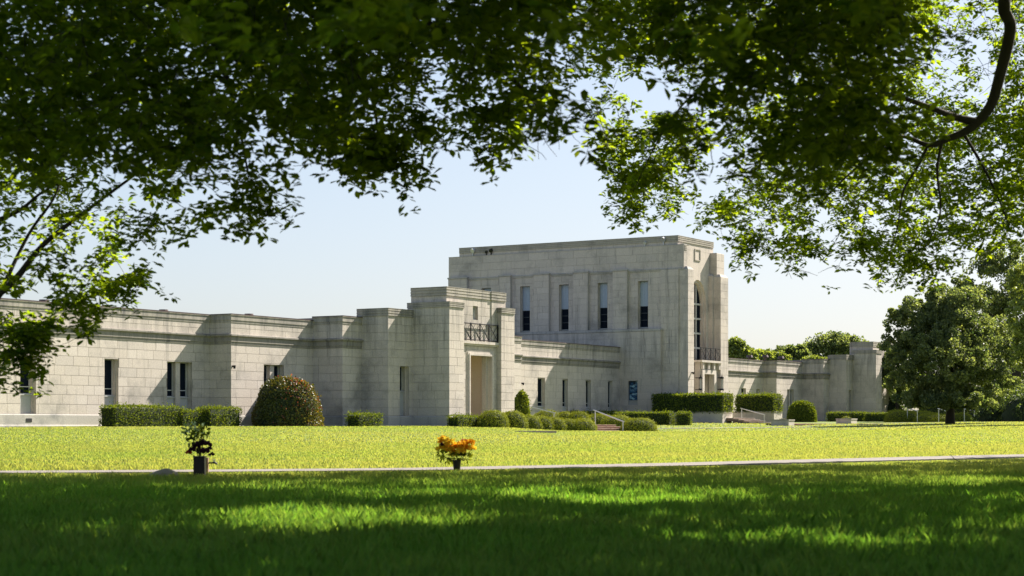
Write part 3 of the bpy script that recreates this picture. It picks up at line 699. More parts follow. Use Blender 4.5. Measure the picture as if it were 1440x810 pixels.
# ---- laying out the blocks: the 300 that show largest one by one, the rest as one piece
BLOCKS.sort(key=lambda t: -t[0])
for s_, mb in BLOCKS[:300]: 
    mb.build('stone_block', M['stone'], B)
big = MB()
for s_, mb in BLOCKS[300:]:
    i = len(big.v); big.v += mb.v; big.f += [tuple(k + i for k in f_) for f_ in mb.f]; big.t += mb.t
tag(big.build('stone_blocks', M['stone'], B), kind='stuff')

# ---- roof fittings
for uu, bb in ((150, -1.2), (230, -1.2), (350, .2), (62, -1.0)):
    a = a_of(uu, bb); mb = MB(); mb.cyl(L(a, bb, 5.4), L(a, bb, 5.56), .12, n=10); mb.cyl(L(a, bb, 5.55), L(a, bb, 5.65), .24, .22, n=12); mb.build('roof_vent', M['metal_edge'], B, smooth=False)
def flood(a, b, z, s=.25, mat='rail', tilt=.6):
    mb = MB(); mb.box(a - .03, a + .03, -b - .03, -b + .03, z, z + s * .8)
    mb.cyl(L(a - s * .3, b, z + s), L(a + s * .7, b + s * .2, z + s * (1 + tilt)), s * .55, s * .3, 10); mb.build('floodlight', M[mat], B)
for uu, s, mt in ((665, .34, 'frame'), (684, .2, 'iron'), (690.5, .28, 'iron'), (907, .22, 'frame'), (933, .36, 'rail')):
    b_ = b_of(uu, AU + .05); flood(AU + .05, b_, T_m, s, mt)
for uu in (1054, 1076, 1098):
    b_ = bR - .3 if uu < 1073 else b1 - .3; a = a_of(uu, b_); mb = MB(); mb.cyl(L(a, b_, 5.4), L(a, b_, 5.7), .12, n=8); mb.cyl(L(a, b_, 5.66), L(a, b_, 5.85), .3, .22, n=10); mb.build('roof_vent', M['metal_edge'], B)
# vent slots, small wall lamps
for uu in (39.5,):
    w = Wall((AL, 0), (0, 0)); x = a_of(uu, 0) - AL; mb = MB(); w.box(mb, x - .17, x + .17, .2, .36, -.065, -.03); mb.build('vent_slot', M['doordark'], B)
for uu, v, bb in ((324 + 3, 515, 1.34), (733.5, 539, bM), (976.5 - 4, 524, bL)):
    a = a_of(uu, bb); z = zof(v, a, bb); mb = MB(); mb.cyl(L(a, bb - .02, z), L(a, bb + .12, z), .045, n=8); mb.cyl(L(a, bb + .12, z + .04), L(a, bb + .12, z - .12), .07, .05, n=8); mb.build('wall_lamp', M['iron'], B)


# ------------------------------------------------------------------ planting helpers
def face_pts_box(n_, lx, ly, lz):
    """points and normals on the sides and top of a box centred on the origin in x,y and standing on z=0"""
    areas = np.array([lx * lz, lx * lz, ly * lz, ly * lz, lx * ly]); k = rng.choice(5, n_, p=areas / areas.sum()); a, b_ = rng.random(n_), rng.random(n_)
    P = np.zeros((n_, 3)); N = np.zeros((n_, 3))
    for f, (nx, ny) in enumerate(((0, -1), (0, 1), (-1, 0), (1, 0))):
        m_ = k == f; N[m_] = (nx, ny, 0)
        if ny: P[m_, 0] = (a[m_] - .5) * lx; P[m_, 1] = ny * ly / 2
        else: P[m_, 1] = (a[m_] - .5) * ly; P[m_, 0] = nx * lx / 2
        P[m_, 2] = b_[m_] * lz
    m_ = k == 4; N[m_] = (0, 0, 1); P[m_, 0] = (a[m_] - .5) * lx; P[m_, 1] = (b_[m_] - .5) * ly; P[m_, 2] = lz
    return P, N
def clad(P, N, size, spread=.6, lift=.03, nr=.6):
    ax = N * .35 + unit(len(P)) * spread + np.array([0, 0, .2]); nr_ = N + unit(len(P)) * nr
    sz = size * rng.uniform(.7, 1.35, len(P)); st = (rng.random(len(P)) < .05)[:, None]; P = P + st * (N + np.array([0, 0, .5])) * rng.uniform(.02, .12, (len(P), 1)); P = P + N * rng.normal(0, lift, len(P))[:, None] + unit(len(P)) * lift * .5
    return leaves(P, ax, nr_, sz)
def hedge(label, P, Q, wd, hgt, mat='leaf_hedge', size=.07, dens=420, z0=None, group='clipped hedges', name='clipped_hedge', cat='hedge'):
    """box hedge between two ground points, wd thick"""
    P = Vector((*P, 0)); Q = Vector((*Q, 0)); c = (P + Q) / 2; d = Q - P; ln = d.length
    zg = min(gz(P.x, P.y), gz(Q.x, Q.y), gz(c.x, c.y)) - .03 if z0 is None else z0
    if z0 is None: hgt = hgt + (gz(c.x, c.y) - zg)
    o = empty(name, (c.x, c.y, zg), math.atan2(d.y, d.x)); tag(o, label, cat, group)
    A = 2 * (ln + wd) * hgt + ln * wd; n_ = int(A * dens)
    p, nn = face_pts_box(n_, ln, wd, hgt)
    wob = smooth_noise(p, 1.3, int(c.x * 10) % 97) - .5
    p = p + nn * (wob * .09)[:, None]; V_, F_ = clad(p, nn, size)
    np_mesh('foliage', V_, 4, F_, np.repeat(np.clip(rng.normal(.45, .28, n_), 0, 1), 2), M[mat], o)['kind'] = 'stuff'
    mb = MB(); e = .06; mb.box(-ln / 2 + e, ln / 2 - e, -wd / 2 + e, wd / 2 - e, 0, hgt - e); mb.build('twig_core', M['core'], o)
    return o
def mound(label, x, y, rx, ry, rz, mat='leaf_mound', size=.055, dens=760, z0=None, power=2.6, group='clipped mounds by the steps', name='clipped_shrub', cat='shrub', lump=.0, spread=.6, tintf=None, rot=0):
    zg = gz(x, y) - .04 if z0 is None else z0
    o = empty(name, (x, y, zg), rot); tag(o, label, cat, group)
    n_ = int((2 * math.pi * (rx * ry + rx * rz + ry * rz) / 3 * 1.5) * dens)
    u_ = unit(n_); u_[:, 2] = np.abs(u_[:, 2])
    # superellipsoid direction
    q = np.sign(u_) * np.abs(u_); s_ = (np.abs(q[:, 0]) ** power + np.abs(q[:, 1]) ** power + np.abs(q[:, 2]) ** power) ** (-1 / power)
    p = q * s_[:, None] * np.array([rx, ry, rz]); nn = q / np.array([rx, ry, rz]) * min(rx, ry, rz); nn /= np.linalg.norm(nn, axis=1, keepdims=True)
    wob = smooth_noise(p + x, 1.5, 5) - .5; p = p + nn * (wob * (.12 + lump))[:, None]
    V_, F_ = clad(p, nn, size, spread, .03, .28 if mat == 'leaf_mound' else .6)
    t_ = np.clip(rng.normal(.45, .27, n_), 0, 1) if tintf is None else tintf(p, n_)
    np_mesh('foliage', V_, 4, F_, np.repeat(t_, 2), M[mat], o)['kind'] = 'stuff'
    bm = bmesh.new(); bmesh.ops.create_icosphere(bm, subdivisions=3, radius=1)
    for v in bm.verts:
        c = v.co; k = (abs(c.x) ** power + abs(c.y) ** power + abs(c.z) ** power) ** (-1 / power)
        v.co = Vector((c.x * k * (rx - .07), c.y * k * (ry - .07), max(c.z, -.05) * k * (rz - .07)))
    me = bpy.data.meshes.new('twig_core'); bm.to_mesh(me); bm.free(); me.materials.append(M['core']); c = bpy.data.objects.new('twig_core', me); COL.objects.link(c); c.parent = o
    return o
def px(n_, Y): return n_ * Y / FPX
def mound_px(label, u0, u1, vt, Y, ry=None, **k):
    x, y = at((u0 + u1) / 2, Y); rx = px((u1 - u0) / 2, Y) * (1.3 if k.get('mat') is None else 1.04); zg = gz(x, y) - .04; top = (HY - vt - (1.5 if k.get('mat') is None else 0)) * Y / FPX
    return mound(label, x, y, rx, ry or rx * .95, max(top - zg, .2), **k)

# ------------------------------------------------------------------ hedges and shrubs along the building
def AB(a, b): p = Pw(a, b); return (p.x, p.y)
def hpx(vt, x, y): return (HY - vt) * y / FPX - gz(x, y)
b = 1.75
p, q = AB(a_of(151, b), b), AB(a_of(246, b), b); hedge('long low sunlit hedge under the left wing, left end of its row', p, q, .9, .90, group='low hedges under the left wing')
b = 1.9; p, q = AB(a_of(247, b), b), AB(a_of(284, b), b); hedge('lower cut short middle hedge before the double window', p, q, .9, .74, group='low hedges under the left wing')
b = 2.3; p, q = AB(a_of(286, b), b), AB(a_of(329, b), b); hedge('low sunlit hedge in front of the projecting wall corner', p, q, .9, .88, group='low hedges under the left wing')
x, y = at(404, 90.6); bush = mound('big round bush with reddish tips under the double window', x, y, 1.58, 1.5, 2.35, mat='leaf_red', size=.10, dens=330, power=2.5, group=None, name='round_bush', cat='bush', lump=.12,
     tintf=lambda p, n_: np.clip(rng.normal(.25, .22, n_) + .5 * smooth_noise(p, 1.2, 3) * (p[:, 0] > -.3), 0, 1))
n_ = 900; d_ = unit(n_); d_[:, 2] = np.abs(d_[:, 2]); d_ = d_[(d_[:, 0] > rng.uniform(-.5, .6, n_))]; s_ = (np.abs(d_) ** 2.5).sum(1) ** (-1 / 2.5); V_, F_ = clad(d_ * s_[:, None] * np.array([1.6, 1.52, 2.38]), d_, .1)
np_mesh('red_shoots', V_, 4, F_, np.repeat(rng.random(len(d_)), 2), M['shoot'], bush)['kind'] = 'stuff'
b = 6.1; p, q = AB(a_of(496, b), b), AB(a_of(529, b), b); hedge('small dark hedge against the shaded grey wall', p, q, .8, .60, mat='leaf_hedge', group=None)
b = 8.0; p, q = AB(a_of(637, b), b), AB(a_of(654, b), b); hedge('small square hedge at the left pilaster of the portal', p, q, .7, .55, group='square hedges by the portal')
p, q = AB(a_of(655, b), b), AB(a_of(672, b), b); hedge('small square hedge before the portal opening', p, q, .7, .55, group='square hedges by the portal')
x, y = at(734, 105.5)
def cone_t(p, n_): return np.clip(rng.normal(.55, .25, n_), 0, 1)
mound('upright pointed bush against the right pilaster of the portal', *at(733, 104.6), .50, .5, hpx(550, *at(733, 104.6)), mat='leaf_hedge', size=.10, power=2.1, group=None, name='pointed_bush', cat='bush', lump=.25, tintf=cone_t)
front = [(678, 709, 577.5, 96.3, 'first'), (704, 736, 577.5, 97.6, 'second'), (731, 757.5, 584, 98.6, 'third'), (751, 775, 585.5, 99.2, 'fourth'), (767, 793, 586.5, 99.8, 'fifth'), (785, 809, 589.2, 100.3, 'sixth'), (801.5, 834, 589.5, 100.6, 'seventh')]
for u0, u1, vt, Y, w in front: mound_px(w + ' clipped mound from the portal in the front row', u0, u1, vt, Y, group='clipped mounds left of the front steps')
back = [(752, 787, 576.5, 108, 'widest mound of the rear row behind the fourth front mound'), (783, 806, 578.6, 108, 'small mound in the middle of the rear row'), (801, 828, 579.5, 107.5, 'rear row mound nearest to the front steps'),
        (824, 858, 582.5, 108.5, 'clipped mound behind the white handrail top post'), (850, 885, 584, 106.8, 'clipped mound behind the sloping part of the front handrail')]
for u0, u1, vt, Y, w in back: mound_px(w, u0, u1, vt, Y, group='clipped mounds in the rear row')
mound_px('single round mound right of the front steps', 880, 917, 587.3, 103.2, group=None)
hedge('narrow bright hedge behind the front mounds', at(744, 109), at(768, 110), .5, .5, mat='leaf_mound', group=None)
hedge('long dark low hedge along the foot of the tower', at(795, 122.5), at(868, 124.5), .8, hpx(579.5, *at(830, 123)), group='dark hedges at the tower foot')
hedge('dark low hedge between the tower wall and the grey post', at(868, 118.5), at(945, 117), .8, hpx(580, *at(905, 118)), group='dark hedges at the tower foot')
hedge('short dark hedge below the tall hedge, right of the gap', at(952, 116.5), at(971, 116.5), .8, hpx(580.5, *at(961, 116.5)), group='dark hedges at the tower foot')
mound_px('round bush with a bright sunlit top between hedge and right wing', 1109, 1146, 565.5, 143, mat='leaf_hedge', size=.1, power=2.6, group=None, name='round_bush', cat='bush')
hedge('low dark hedge along the foot of the right wing', at(1166, 151), at(1216, 152), .9, hpx(580.3, *at(1190, 151)), group='hedges along the right wing')
hedge('low dark hedge at the foot of the far pavilion', at(1217, 149), at(1252, 149), .9, hpx(581, *at(1235, 149)), group='hedges along the right wing')
for u0, u1, vt, Y, w in ((1250, 1285, 576, 138, 'broad clipped mound beside the far pavilion'), (1272, 1312, 577, 139, 'clipped mound behind the small tree, second from the pavilion'), (1292, 1333, 581, 136, 'low clipped mound touching the tree trunk on its left'),
                         (1336, 1362, 580, 138, 'small clipped mound right of the tree trunk')):
    mound_px(w, u0, u1, vt, Y, group='clipped mounds near the right tree')

# ------------------------------------------------------------------ steps, planters, handrails, walks
def in_frame(name, label, cat, group=None, a=0, b=0, z=0):
    p = Pw(a, b); o = empty(name, (p.x, p.y, z), th); tag(o, label, cat, group); return o
def flight(label, a0, a1, b0, n_, tread, rise, ztop, mat='brick', group='flights of garden steps'):
    o = in_frame('garden_steps', label, 'steps', group, a0, b0, ztop)
    for k in range(n_):
        mb = MB(); rb = MB(); m_ = max(1, int((a1 - a0) / 1.2)); w = (a1 - a0) / m_
        for j in range(m_):
            rb.box(j * w + .006, (j + 1) * w - .006, -(k + 1) * tread, -k * tread + (.0 if k else 1.2), -(k + 1) * rise - 1.0 * (k == n_ - 1) - .12, -k * rise - .02, random.random())
            mb.box(j * w + .004, (j + 1) * w - .004, -(k + 1) * tread - .055, -k * tread + (.0 if k else 1.2), -k * rise - .02, -k * rise, random.random())
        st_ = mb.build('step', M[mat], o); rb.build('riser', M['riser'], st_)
    return o
def handrail(label, pts, ground_z, group='metal handrails'):
    """pts: post tops [(x,y,z)]; posts drop to ground_z"""
    p0 = Vector(pts[0]); o = empty('handrail', (p0.x, p0.y, ground_z[0])); tag(o, label, 'handrail', group); off = Vector((p0.x, p0.y, ground_z[0]))
    mb = MB(); q = [Vector(p) - off for p in pts]; d = (q[-1] - q[0]).normalized(); 
    mb.tube([q[0] - d * .15, *q, q[-1] + d * .12], .032, 8); mb.build('rail', M['rail'], o)
    for p, g in zip(q, ground_z):
        mb = MB(); mb.cyl((p.x, p.y, p.z), (p.x, p.y, g - off.z - .2), .03, n=8); mb.build('post', M['rail'], o)
    return o
def px3(u, v, Y): return ((u - CX) / FPX * Y, Y, (HY - v) * Y / FPX)
def planter(label, a0, a1, b0, b1, z0, z1, soil=True, group='stone planters'):
    o = in_frame('stone_planter', label, 'planter', group, a0, b0, z0); mb = MB(); la, lb, h = a1 - a0, b1 - b0, z1 - z0; t = .14
    mb.box(0, la, -t, 0, 0, h, .5); mb.box(0, la, -lb, -lb + t, 0, h, .6); mb.box(0, t, -lb + t, -t, 0, h, .4); mb.box(la - t, la, -lb + t, -t, 0, h, .5)
    mb.build('wall', M['stone'], o)
    mb = MB(); mb.box(-.03, la + .03, -lb - .03, .03 - t, h + .001, h + .07, .6) if False else None
    e = .03; 
    for (p, q, r_, s_) in ((-e, la + e, -t, e), (-e, la + e, -lb - e, -lb + t), (-e, t, -lb + t, -t), (la - t, la + e, -lb + t, -t)): mb.box(p, q, r_, s_, h + .001, h + .08, .6)
    mb.build('cap', M['trim'], o)
    mb = MB(); mb.box(t, la - t, -lb + t, -t, h - .3, h - .05); mb.build('soil', M['soil'], o); return o
# front steps
def solve_ab(u, Y):
    x, y = at(u, Y); r = Vector((x, y, 0)) - P0; return r.dot(Dv), r.dot(Nv)
a1, b0 = solve_ab(857.5, 104.6)
zt_ = (HY - 597.3) * 104.6 / FPX
flight('brick front steps between the clipped mounds with one handrail', a1 - 4.5, a1, b0, 4, .36, .105, zt_)
handrail('grey handrail on the front steps between the mounds', [px3(837, 577.5, 104.3), px3(876, 592.5, 102.3)], [px3(837, 598, 104.3)[2], px3(876, 607.5, 102.3)[2]])
handrail('handrail rising behind the front row of mounds', [px3(741, 571, 106.5), px3(779, 580.5, 104.5)], [px3(741, 592, 106.5)[2], px3(779, 600, 104.5)[2]])
# tall hedges on planter walls either side of the tower walk
aH = 42.6; bh0, bh1 = b_of(917, aH), b_of(1016.5, aH); ah1 = a_of(1031, bh1)
def h_at(v, a, b): return zof(v, a, b)
Z0 = zof(596, aH, bh1); Zp = zof(580.5, aH, bh1); Zt = zof(554.8, aH, bh1)
planter('long stone planter under the left tall hedge', aH + .05, ah1 - .1, b_of(945, aH), bh1 - .05, Z0, Zp, group='planters beside the tower walk')
c0, c1 = AB((aH + ah1) / 2, bh0), AB((aH + ah1) / 2, bh1)
hedge('tall box hedge before the tower corner, sunlit at its right end', c0, c1, ah1 - aH, Zt - Zp, size=.1, dens=300, z0=Zp + .02, group='tall hedges beside the tower walk')
aH2 = a_of(1088, bh1 - .2); bg0 = b_of(1034, aH2); 
Z0b = zof(592, aH2, bh1); Zpb = zof(579.8, aH2, bh1); Ztb = zof(556, aH2, bh1); ah3 = a_of(1100, bh1 - .2)
planter('long stone planter under the right tall hedge', aH2 + .05, ah3, b_of(1030, aH2), bh1 - .2, Z0b - .2, Zpb, group='planters beside the tower walk')
c0, c1 = AB((aH2 + ah3) / 2, bg0), AB((aH2 + ah3) / 2, bh1 - .2)
hedge('tall box hedge right of the tower steps handrail', c0, c1, ah3 - aH2, Ztb - Zpb, size=.1, dens=300, z0=Zpb + .02, group='tall hedges beside the tower walk')
x, y = at(948.5, 117.5); o = empty('stone_post', (x, y, gz(x, y))); tag(o, 'grey stone post in the gap of the dark low hedge', 'post'); mb = MB(); mb.box(-.09, .09, -.09, .09, -.1, .5); mb.build('shaft', M['stone_grey'], o); mb = MB(); mb.box(-.11, .11, -.11, .11, .5, .56); mb.build('cap', M['trim'], o)
a2, b2_ = solve_ab(1054, 127); zt2 = (HY - 588) * 127 / FPX
flight('steps up to the tower door between the tall hedges', a2 - 3.6, a2, b2_, 4, .38, .09, zt2, 'stone')
handrail('pale handrail in front of the right tall hedge', [px3(1043, 574.5, 127), px3(1074.5, 583, 124.5)], [px3(1043, 588, 127)[2], px3(1074.5, 594.5, 124.5)[2]])
ap, bp0 = solve_ab(1084.5, 117); bp1 = b_of(1109, ap)
planter('small stone planter at the left of the wide steps', ap, a_of(1117, bp1), bp0, bp1, zof(602, ap, bp1) - .1, zof(589.8, ap, bp1) - .08, group='small planters by the wide steps')
ap2, bp2 = solve_ab(1176, 126); bp3 = b_of(1197, ap2)
planter('small stone planter at the right of the wide steps', ap2, a_of(1205, bp3), bp2, bp3, zof(599, ap2, bp3) - .1, zof(588.5, ap2, bp3) - .08, group='small planters by the wide steps')
flight('wide low steps between the two small planters', ap + 1.0, ap2 - .1, bp0 + .4, 4, .42, .085, zof(595.5, ap + 3, bp0 + .4), 'brick')
for k, (aa, bb, zz, w) in enumerate(((ap + .45, (bp0 + bp1) / 2, zof(589.8, ap, bp1) - .1, 'left'), (ap2 + .5, (bp2 + bp3) / 2, zof(588.5, ap2, bp3) - .1, 'right'))):
    p = Pw(aa, bb); mound('small leafy plant with red flowers in the %s small planter' % w, p.x, p.y, .3, .3, .22, z0=zz, mat='leaf_red' if k == 0 else 'leaf_mound', group='plants in the small planters', name='planter_plant', cat='plant', dens=300, lump=.3)
for (u0, v0, Y_0, u1, v1, Y_1, w) in ((1276, 574, 137, 1290, 578, 135, 'short handrail behind the broad right mound'), (1320, 575, 134, 1332, 578.5, 132.5, 'handrail just left of the tree trunk'), (1356, 575, 136, 1370, 578.5, 134.5, 'handrail right of the tree trunk under the crown')):
    handrail(w, [px3(u0, v0, Y_0), px3(u1, v1, Y_1)], [px3(u0, v0, Y_0)[2] - .9, px3(u1, v1, Y_1)[2] - .85], group='metal handrails under the right trees')

def strip(name, pts, wd, lift, mat, kind='structure'):
    """ribbon on the ground along world points, following the ground form"""
    P_ = [Vector((p[0], p[1], 0)) for p in pts]; dense = []
    for p, q in zip(P_[:-1], P_[1:]):
        n_ = max(2, int((q - p).length / .8)); dense += [p.lerp(q, k / n_) for k in range(n_)]
    dense.append(P_[-1]); vs = []
    for i, p in enumerate(dense):
        d = (dense[min(i + 1, len(dense) - 1)] - dense[max(i - 1, 0)]).normalized(); nn = Vector((-d.y, d.x, 0))
        for k in (-wd / 2, wd / 2):
            w = p + nn * k; vs.append((w.x, w.y, gz(w.x, w.y) + lift))
            
    mb = MB(); mb.v = vs + [(x, y, z - .15) for x, y, z in vs]; n_ = len(dense); m_ = 2 * n_
    for i in range(n_ - 1):
        a_, b_, c_, d_ = 2 * i, 2 * i + 1, 2 * i + 3, 2 * i + 2
        mb.f += [(a_, b_, c_, d_), (a_, d_, d_ + m_, a_ + m_), (b_, c_, c_ + m_, b_ + m_)]; mb.t += [.5] * 3
    o = mb.build(name, M[mat]); tag(o, kind=kind); return o
def ray_ground(u, v):
    lo, hi = 4., 140.
    Yv = np.linspace(lo, hi, 3000); g_ = ground((u - CX) / FPX * Yv, Yv); vv = HY - g_ * FPX / Yv
    k = int(np.argmax(vv < v)); return at(u, float(Yv[k]))
PATHPX = [(-500, 672), (-200, 668), (0, 665.3), (300, 663.6), (600, 661), (900, 655.3), (1150, 649), (1440, 641.6), (1700, 636), (1900, 633)]
PATHW = [ray_ground(u, v) for u, v in PATHPX]
strip('path', PATHW, 1.3, .014, 'asphalt')
nearedge = []
for i, p in enumerate(PATHW):
    a_ = Vector(PATHW[max(i - 1, 0)]); c_ = Vector(PATHW[min(i + 1, len(PATHW) - 1)]); d = (c_ - a_).normalized(); nearedge.append((p[0] + d.y * .74, p[1] - d.x * .74))
strip('kerb', nearedge, .16, .024, 'concrete')
strip('walk', [at(890, 108.5), at(1000, 109.5), at(1080, 110.5), at(1150, 112.5)], .7, .03, 'concrete')
strip('walk', [at(1205, 121), at(1290, 126), at(1440, 128)], .6, .03, 'concrete')
for u, v, w_, lab in ((753, 607.6, 1.6, 'flat brown stone slab in the lawn before the mounds'), (722, 640, .0, ''), (1224, 597.5, 1.5, 'flat dark slab in the lawn right of the wide steps'),):
    if not lab: continue
    x, y = ray_ground(u, v + .7) if u < 1000 else at(u, 119); o = empty('flat_stone', (x, y, gz(x, y)), .1); tag(o, lab, 'stone slab'); mb = MB(); mb.box(-w_ / 2, w_ / 2, -.3, .3, -.1, .07); mb.build('slab', M['brick'], o)

# ------------------------------------------------------------------ trees beyond
def crown_leaves(lobes, n_, size, seed=0, clump=.155):
    """lobes: (centre, radii) ; leaves gathered in clumps near each lobe's surface"""
    w = np.array([r[0] * r[1] * r[2] for c, r in lobes]) ** .67; w /= w.sum(); Ps = []; Ns = []; Ts = []
    for (c, r), f in zip(lobes, w):
        m_ = int(n_ * f); nc = max(16, int(210 * f * len(lobes) ** .5)); c = np.array(c); r = np.array(r)
        d = unit(nc); rad = rng.uniform(.45, 1.0, nc) ** .6; cc = c + d * r * rad[:, None]; cr = clump * r.mean() * rng.uniform(.7, 1.5, nc); ct = rng.uniform(-.2, .25, nc)
        k = rng.integers(0, nc, m_); dd = unit(m_); p = cc[k] + dd * (cr[k] * rng.uniform(.35, 1.08, m_) ** .5)[:, None] * np.array([1, 1, .75])
        Ps.append(p); Ns.append(dd); Ts.append(np.clip(.45 + ct[k] + rng.normal(0, .2, m_), 0, 1))
    P_ = np.concatenate(Ps); N_ = np.concatenate(Ns); T_ = np.concatenate(Ts); m_ = len(P_)
    V_, F_ = leaves(P_, N_ * .6 + unit(m_) * .7, N_ * .6 + unit(m_) * .9, size * rng.uniform(.6, 1.3, m_), .7)
    return V_, F_, np.repeat(T_, 2)
def tree(label, u, Y, lobes_px, n_, size, mat, trunk_r=.2, group=None, name='broadleaf_tree', limbs=6, base_z=None):
    x, y = at(u, Y); zg = gz(x, y); o = empty(name, (x, y, zg)); tag(o, label, 'tree', group)
    lobes = []
    for (lu, lv, ru, rv, dy) in lobes_px:
        YY = Y + dy; c = ((lu - CX) / FPX * YY - x, dy, (HY - lv) * YY / FPX - zg); lobes.append((c, (px(ru, YY), px(ru, YY) * .9, px(rv, YY))))
    V_, F_, T_ = crown_leaves(lobes, n_, size); np_mesh('crown', V_, 4, F_, T_, M[mat], o)['kind'] = 'stuff'
    top = max(c[2] for c, r in lobes); mb = MB(); h1 = top * .45
    mb.tube([(0, 0, -.3), (0.02, 0, h1 * .3), (-.05, .05, h1 * .7), (.05, 0, h1)], [trunk_r * 1.4, trunk_r * 1.02, trunk_r * .9, trunk_r * .75], 10); mb.build('trunk', M['bark'], o, smooth=True)
    for k in range(limbs):
        c, r = lobes[k % len(lobes)]; s_ = Vector((0, 0, h1 * random.uniform(.55, .98))); e = Vector(c) + Vector((random.uniform(-.5, .5) * r[0], random.uniform(-.5, .5) * r[1], random.uniform(-.1, .4) * r[2])); m_ = s_.lerp(e, .5) + Vector((0, 0, .1 * (e - s_).length))
        mb = MB(); mb.tube([s_, s_.lerp(m_, .5), m_, e], [trunk_r * .5, trunk_r * .4, trunk_r * .28, trunk_r * .08], 7); mb.build('limb', M['bark'], o, smooth=True)
    return o
tree('broad dark tree with thin trunk standing on the lawn at the right', 1336, 118, [(1300, 455, 48, 45, 0), (1345, 445, 50, 42, 0), (1276, 500, 36, 40, -1), (1385, 490, 48, 45, 1), (1330, 505, 58, 45, -2), (1275, 545, 32, 24, 0), (1330, 552, 48, 20, 0), (1392, 540, 44, 28, 0), (1262, 470, 20, 40, 0), (1310, 420, 26, 18, 0), (1300, 562, 44, 12, -2), (1365, 562, 48, 13, -2), (1335, 564, 40, 10, -3), (1340, 470, 60, 60, 0)],
     105000, .14, 'leaf_tree', .24)
tree('tall dense tree rising behind the thin trunked tree', 1430, 146, [(1400, 405, 50, 45, 0), (1445, 385, 55, 55, 0), (1380, 450, 50, 50, 2), (1450, 460, 70, 60, 0), (1352, 408, 30, 22, 0), (1500, 400, 70, 70, 3), (1420, 520, 70, 40, 4), (1360, 500, 40, 40, 2), (1395, 548, 50, 26, 2), (1340, 440, 26, 30, 3), (1410, 360, 34, 22, 0)],
     80000, .17, 'leaf_tree', .4, limbs=8)
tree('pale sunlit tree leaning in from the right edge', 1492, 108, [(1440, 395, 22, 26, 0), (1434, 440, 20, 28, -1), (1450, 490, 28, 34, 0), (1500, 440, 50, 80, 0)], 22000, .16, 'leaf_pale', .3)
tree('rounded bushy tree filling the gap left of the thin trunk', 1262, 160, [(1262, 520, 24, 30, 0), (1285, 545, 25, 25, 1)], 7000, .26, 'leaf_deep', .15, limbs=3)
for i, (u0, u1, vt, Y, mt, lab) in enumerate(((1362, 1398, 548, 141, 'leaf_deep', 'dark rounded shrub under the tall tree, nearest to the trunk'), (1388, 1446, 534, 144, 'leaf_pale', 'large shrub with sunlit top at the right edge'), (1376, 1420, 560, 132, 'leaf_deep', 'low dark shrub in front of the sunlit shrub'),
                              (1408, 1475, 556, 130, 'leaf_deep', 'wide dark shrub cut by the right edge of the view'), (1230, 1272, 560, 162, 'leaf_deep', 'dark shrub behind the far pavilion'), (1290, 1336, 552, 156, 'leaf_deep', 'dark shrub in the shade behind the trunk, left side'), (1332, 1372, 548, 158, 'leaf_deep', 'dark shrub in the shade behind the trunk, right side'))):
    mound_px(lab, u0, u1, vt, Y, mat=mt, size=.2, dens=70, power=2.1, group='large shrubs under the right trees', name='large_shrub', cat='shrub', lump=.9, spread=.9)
far = [(1040, 215, [(1036, 498, 16, 22, 0), (1050, 505, 14, 16, 0)], 'leaf_pale', 'yellow green treetop just right of the tower'), (1082, 225, [(1075, 506, 18, 14, 0), (1095, 508, 16, 12, 0)], 'leaf_pale', 'low pale treetop above the dark pier'),
       (1112, 235, [(1108, 503, 22, 16, 0), (1125, 500, 14, 14, 0)], 'leaf_tree', 'mid green treetop left of the dark domed tree'), (1172, 245, [(1160, 496, 32, 24, 0), (1190, 494, 30, 22, 0), (1140, 500, 18, 18, 0), (1175, 484, 30, 16, 0)], 'leaf_tree', 'dark green domed treetop behind the right wing'),
       (1222, 240, [(1220, 500, 18, 18, 0), (1238, 508, 14, 16, 0)], 'leaf_tree', 'treetop partly behind the far pavilion'), (1150, 205, [(1142, 512, 18, 9, 0), (1160, 512, 14, 8, 0)], 'leaf_pale', 'pale bushy treetop in front of the dark domed tree')]
for u, Y, lb, mt, lab in far: tree(lab, u, Y, lb, 11000, .3, mt, .3, group='treetops behind the right wing', limbs=3)

# ------------------------------------------------------------------ the two oaks whose boughs frame the view
DG = """999999998999999999999949
799999999999999799999527
788899999877732169998647
887999998636634357998988
879889768 63341576499898
888754414330000371378787
884211400000000240776766
666300000000000000264454
775100000000000000142320
752000000000000000000000
630000000000000000000000
400000000000000000000000""".replace(' ', '5').split('\n')
DG = np.array([[int(c) for c in r_[:24]] for r_ in DG], float) / 9
DG[7] = np.array([6, 6, 6, 1, 0, 0, 0, 0, 0, 0, 0, 0, 0, 0, 0, 0, 0, 3, 5, 4, 5, 5, 5, 4]) / 9
DG[8] = np.array([7, 7, 4, 0, 0, 0, 0, 0, 0, 0, 0, 0, 0, 0, 0, 0, 0, .7, 2.5, .6, 3, 3, 1.2, 0]) / 9
DG[4] = np.array([8, 7, 8, 9, 8, 8, 7, 6, 7, 5, .3, 3, 3, 1, 5, 7, 4, 5, 9, 9, 8, 9, 8, 8]) / 9
DG[5] = np.array([8, 8, 8, 7, 5, 4, 4, .5, 3, 1.5, 0, 0, 0, 0, 4, 7, 1, 3, 7, 8, 7, 8, 7, 7]) / 9
DG[6] = np.array([8, 8, 7, 3, 1, .6, 3, 0, 0, 0, 0, 0, 0, 0, 1.5, 3.4, .5, 6, 6, 5, 6, 6, 6, 6]) / 9
DG[5, 3:9] = np.array([6, 3, 1.5, 2, .3, .8]) / 9; DG[4, 4:9] = np.array([7, 6, 5, 3.5, 5]) / 9
DG[3] = np.array([8, 8, 7, 8, 9, 9, 9, 9, 8, 5, 2, 6, 6, 3, 4, 3, 5, 8, 9, 9, 9, 8, 8, 9]) / 9
